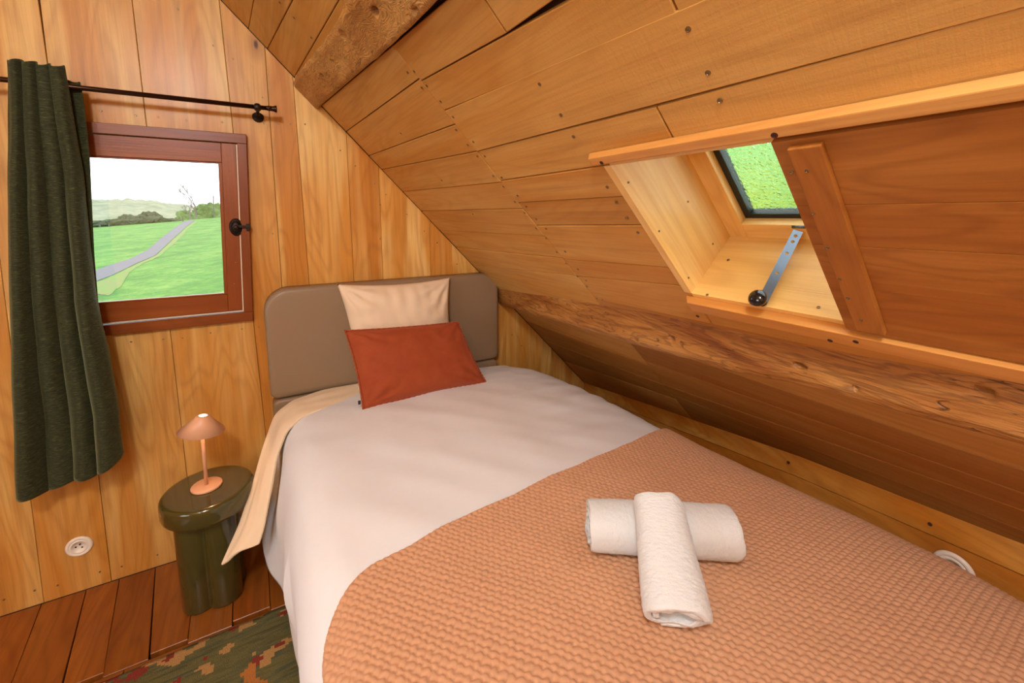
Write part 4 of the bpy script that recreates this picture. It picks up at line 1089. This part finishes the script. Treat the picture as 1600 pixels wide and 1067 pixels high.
for y in gy_:
    for x in gx_: V.append((x, y, fz(x, y) if x < 4 else fz(x, y)*0+fz(4, y)-.0*(x-4)))
for j in range(len(gy_)-1):
    for i in range(len(gx_)-1): a = j*len(gx_)+i; Fc.append((a, a+1, a+len(gx_)+1, a+len(gx_)))
mead = pydata('meadow', V, Fc, mat=m_grass, smooth=True); mead['kind'] = 'structure'
V = []; Fc = []
for y in np.linspace(-20, 1.0, 12):
    for x in np.linspace(-30, 30, 20): V.append((x, y, fz(min(x, 4), 1.0)))
for j in range(11):
    for i in range(19): a = j*20+i; Fc.append((a, a+1, a+21, a+20))
yard = pydata('yard', V, Fc, mat=m_grass); yard['kind'] = 'structure'
# path
Lp = [(147, 424), (170, 415), (205, 404), (230, 391), (250, 374), (267, 360), (286, 347), (296, 344)]
Rp = [(147, 441), (176, 430), (215, 411), (243, 399), (260, 383), (275, 369), (290, 355), (305, 344)]
LP = [onfield(*p) for p in Lp]; RP = [onfield(*p) for p in Rp]
LP = [LP[0]*2-LP[1]]+LP; RP = [RP[0]*2-RP[1]]+RP
t = NT('grey_gravel'); P = t.n('ShaderNodeTexCoord').outputs['Object']; t.l(t.ramp(t.noise(P, 20, 4, .7), [(.3, srgb(85, 82, 87)), (.7, srgb(109, 105, 110))]), t.b.inputs['Base Color']); t.b.inputs['Roughness'].default_value = .9; m_path = t.m
V = []
for a, b in zip(LP, RP): V += [a+Vector((0, 0, .015)), b+Vector((0, 0, .015))]
Fc = [(2*i, 2*i+1, 2*i+3, 2*i+2) for i in range(len(LP)-1)]
path = pydata('path', V, Fc, mat=m_path); path['kind'] = 'structure'
# worn verge along the path
t = NT('dry_grass'); P = t.n('ShaderNodeTexCoord').outputs['Object']; t.l(t.ramp(t.noise(P, 3, 5, .75), [(.42, srgb(118, 108, 66)), (.56, srgb(88, 126, 40))]), t.b.inputs['Base Color']); t.b.inputs['Roughness'].default_value = .9; m_dry = t.m
V = []; pv = [(150, 441, 150, 460), (165, 437, 170, 462), (180, 430, 192, 444), (200, 420, 204, 425), (216, 411.5, 220, 414), (244, 399.5, 247, 402), (261, 384, 266, 386), (276, 370, 282, 372), (291, 356, 294, 357), (305.5, 345, 308, 346)]
pv = [tuple(interp(k/6, range(len(pv)), [q_[m] for q_ in pv])+(random.uniform(-1.5, 1.5)*(1-k/60) if m > 1 else 0) for m in range(4)) for k in range(0, 6*(len(pv)-1)+1)]
for i, (a, b, c_, d_) in enumerate(pv): V += [onfield(a, b)+Vector((0, 0, .012)), onfield(c_, d_)+Vector((0, 0, .01))]
vg = pydata('verge', V, [(2*i, 2*i+1, 2*i+3, 2*i+2) for i in range(len(pv)-1)], mat=m_dry); vg['kind'] = 'structure'
def leafmat(name, c1, c2, c3, sc=3):
    t = NT(name); P = t.n('ShaderNodeTexCoord').outputs['Object']
    t.l(t.ramp(t.noise(P, sc, 4, .7), [(.3, c1), (.5, c2), (.7, c3)]), t.b.inputs['Base Color']); t.b.inputs['Roughness'].default_value = .9; t.bump(t.noise(P, sc*2, 4, .7), 1, .3); return t.m
m_hedge = leafmat('hedge_leaves', srgb(48, 60, 36), srgb(70, 80, 52), srgb(90, 85, 68), 1.5)
m_bush = leafmat('spring_leaves', srgb(65, 90, 40), srgb(89, 114, 58), srgb(104, 122, 73), 1.5)
m_far = leafmat('distant_woods', srgb(96, 104, 76), srgb(118, 124, 98), srgb(136, 138, 114), .09)  # muted greens: distance haze is put into the hill's colour
m_bark = plain('grey_bark', srgb(99, 92, 89), .9)
def blob(bm, c, r, sx=1, sy=1, sz=1, sub=3, amp=.25, fr=2.0):
    g = bmesh.ops.create_icosphere(bm, subdivisions=sub, radius=1)
    for v in g['verts']:
        d_ = v.co.normalized(); k = 1+amp*noise.noise(d_*fr+Vector(c))+amp*.6*noise.noise(d_*fr*3+Vector(c))
        v.co = Vector(c)+Vector((d_.x*r*sx*k, d_.y*r*sy*k, d_.z*r*sz*k))
def atY(px, py, y): return onplane(px, py, (0, 1, 0), y)
bm = bmesh.new()
for i in range(38):
    px = 60+i*6.0; y = 84; base = atY(px, interp(px, [60, 145, 200, 280], [356, 354, 349, 346]), y); top = atY(px, interp(px, [60, 145, 200, 240, 280], [347, 345, 343, 339, 344])+random.uniform(-1, 1), y)
    h = top.z-base.z; blob(bm, (base.x, y, (base.z+top.z)/2-.3), h*.6+.4, 1.4, 1, .9, 2, .4)
hg = bm_obj('hedge', bm, mat=m_hedge); tag(hg, 'brown-green hedge row along the far left edge of the meadow', 'hedge')
bushes = [(232, 341, 2.2, 'pale bush standing behind the right end of the hedge'), (200, 341, 1.7, 'greyish thicket behind the middle of the hedge'), (322, 333, 3.2, 'bright spring bush right of the bare tree'), (295, 337, 2.2, 'low bush where the path meets the hedge'), (341, 333, 2.6, 'rounded bush at the far right edge of the view')]
for px, py, r, lb in bushes:
    y = {232: 98, 200: 112, 322: 90, 295: 97, 341: 104}[px]; c_ = atY(px, py, y); bm = bmesh.new()
    for k in range(5): blob(bm, (c_.x+random.uniform(-.45, .45)*r, y+random.uniform(-1, 1), c_.z+random.uniform(-.25, .2)*r-.3), r*.55, sub=3, amp=.45, fr=2.5)
    o = bm_obj('bush', bm, mat=m_bush if px > 280 else m_hedge); tag(o, lb, 'bush', 'bushes at the far end of the meadow')
# bare tree
def limb(bm, p, d_, L, r, depth):
    q = p+d_*L; add_cyl(bm, p, q, r, r*.65, 6, False)
    if depth == 0: return
    for k in range(3 if depth > 1 else 4):
        nd = (d_+Vector((random.uniform(-.7, .7), random.uniform(-.7, .7), random.uniform(-.1, .5)))).normalized()
        limb(bm, p.lerp(q, random.uniform(.6, 1)), nd, L*random.uniform(.55, .8), r*.55, depth-1)
for px, py, H_, lb in ((307, 343, 2.9, 'tall bare tree beside the end of the path'), (297, 342, 1.6, 'small bare tree left of the tall one')):
    base = atY(px, py, 86.5 if px == 307 else 93); bm = bmesh.new(); limb(bm, base-Vector((0, 0, .5)), Vector((0, 0, 1)), H_*1.05, .13, 5)
    o = bm_obj('bare_tree', bm, mat=m_bark); tag(o, lb, 'tree', 'bare trees by the path')
b_ = atY(334, 341, 86); t_ = atY(333.2, 305, 86)
bm = bmesh.new(); add_cyl(bm, b_-Vector((0, 0, .3)), t_, .09, .07, 8); add_box(bm, t_-Vector((0, 0, .3)), (.5, .08, .08)); o = bm_obj('utility_pole', bm, mat=m_bark); tag(o, 'thin utility pole rising at the right of the meadow view', 'pole')
for k, (px, py, py2, lb) in enumerate(((285.5, 347, 338, 'dark gate post on the left of the path end'), (170.5, 354, 350, 'fence post before the left part of the hedge'), (156, 355, 351, 'leftmost fence post before the hedge'))):
    b_ = atY(px, py, 80); t_ = atY(px, py2, 80); bm = bmesh.new(); add_box(bm, (b_+t_)/2, (.16, .16, (t_-b_).length), bev=.02); o = bm_obj('fence_post', bm, mat=m_bark); tag(o, lb, 'post', 'posts along the far field edge')
# wooded hill
V = []; Fc = []; pxs = np.linspace(20, 420, 130); prof_x = [20, 100, 145, 165, 180, 200, 215, 232, 240, 262, 285, 310, 345, 420]; prof_y = [318, 313, 311, 312.5, 312, 311, 312, 313.5, 313.5, 318, 320.5, 322, 325, 330]
rows_ = [(300, 1.06, 346), (330, 0, 0)]
nv = 14
for i, px in enumerate(pxs):
    topy = interp(px, prof_x, prof_y)
    for j in range(nv):
        f = j/(nv-1); y = 330+f*120; py = 352+(topy-352)*math.sin(f*math.pi/2)
        p = atY(px, py, y)
        k = 1.5*noise.noise(Vector((p.x*.08, f*9, 0)))+1.0*noise.noise(Vector((p.x*.25, f*25, 3)))
        V.append((p.x, p.y, p.z+k*(.3+f)))
    p = Vector(V[-1]); V.append((p.x, p.y+120, -60))
for i in range(len(pxs)-1):
    for j in range(nv): a = i*(nv+1)+j; Fc.append((a, a+nv+1, a+nv+2, a+1))
hill = pydata('hill', V, Fc, mat=m_far, smooth=True); hill['kind'] = 'structure'
# leafy tree outside the skylight
t = NT('lime_foliage'); P = t.n('ShaderNodeTexCoord').outputs['Object']
t.l(t.ramp(t.noise(P, .55, 1, .5), [(.40, srgb(160, 220, 150)), (.5, srgb(190, 232, 120)), (.56, srgb(240, 240, 70))]), t.b.inputs['Base Color']); t.b.inputs['Roughness'].default_value = .6; m_leaf = t.m
tree = empty('leafy_tree', (6.8, .8, -1)); tag(tree, 'lime green leafy tree blurred behind the obscured skylight glass', 'tree')
bm = bmesh.new(); add_cyl(bm, (6.8, .8, -1.2), (6.8, .8, 1.6), .16, .10, 12); bm_obj('trunk', bm, mat=m_bark, parent=tree)
V = []; Fc = []
for i in range(16000):
    v = Vector((random.gauss(0, 1), random.gauss(0, 1), random.gauss(0, 1))); v = v.normalized()*random.uniform(.35, 1)**.5
    c_ = Vector((6.6, .6, 1.9))+Vector((v.x*2.0, v.y*4.5, v.z*1.9)); 
    a_ = Vector((random.uniform(-1, 1), random.uniform(-1, 1), random.uniform(-1, 1))).normalized(); b_ = a_.orthogonal().normalized(); s_ = random.uniform(.09, .16)
    k = len(V); V += [c_-a_*s_, c_+b_*s_*.5, c_+a_*s_, c_-b_*s_*.5]; Fc.append((k, k+1, k+2, k+3))
fo = pydata('foliage', V, Fc, mat=m_leaf, parent=tree); fo['kind'] = 'stuff'
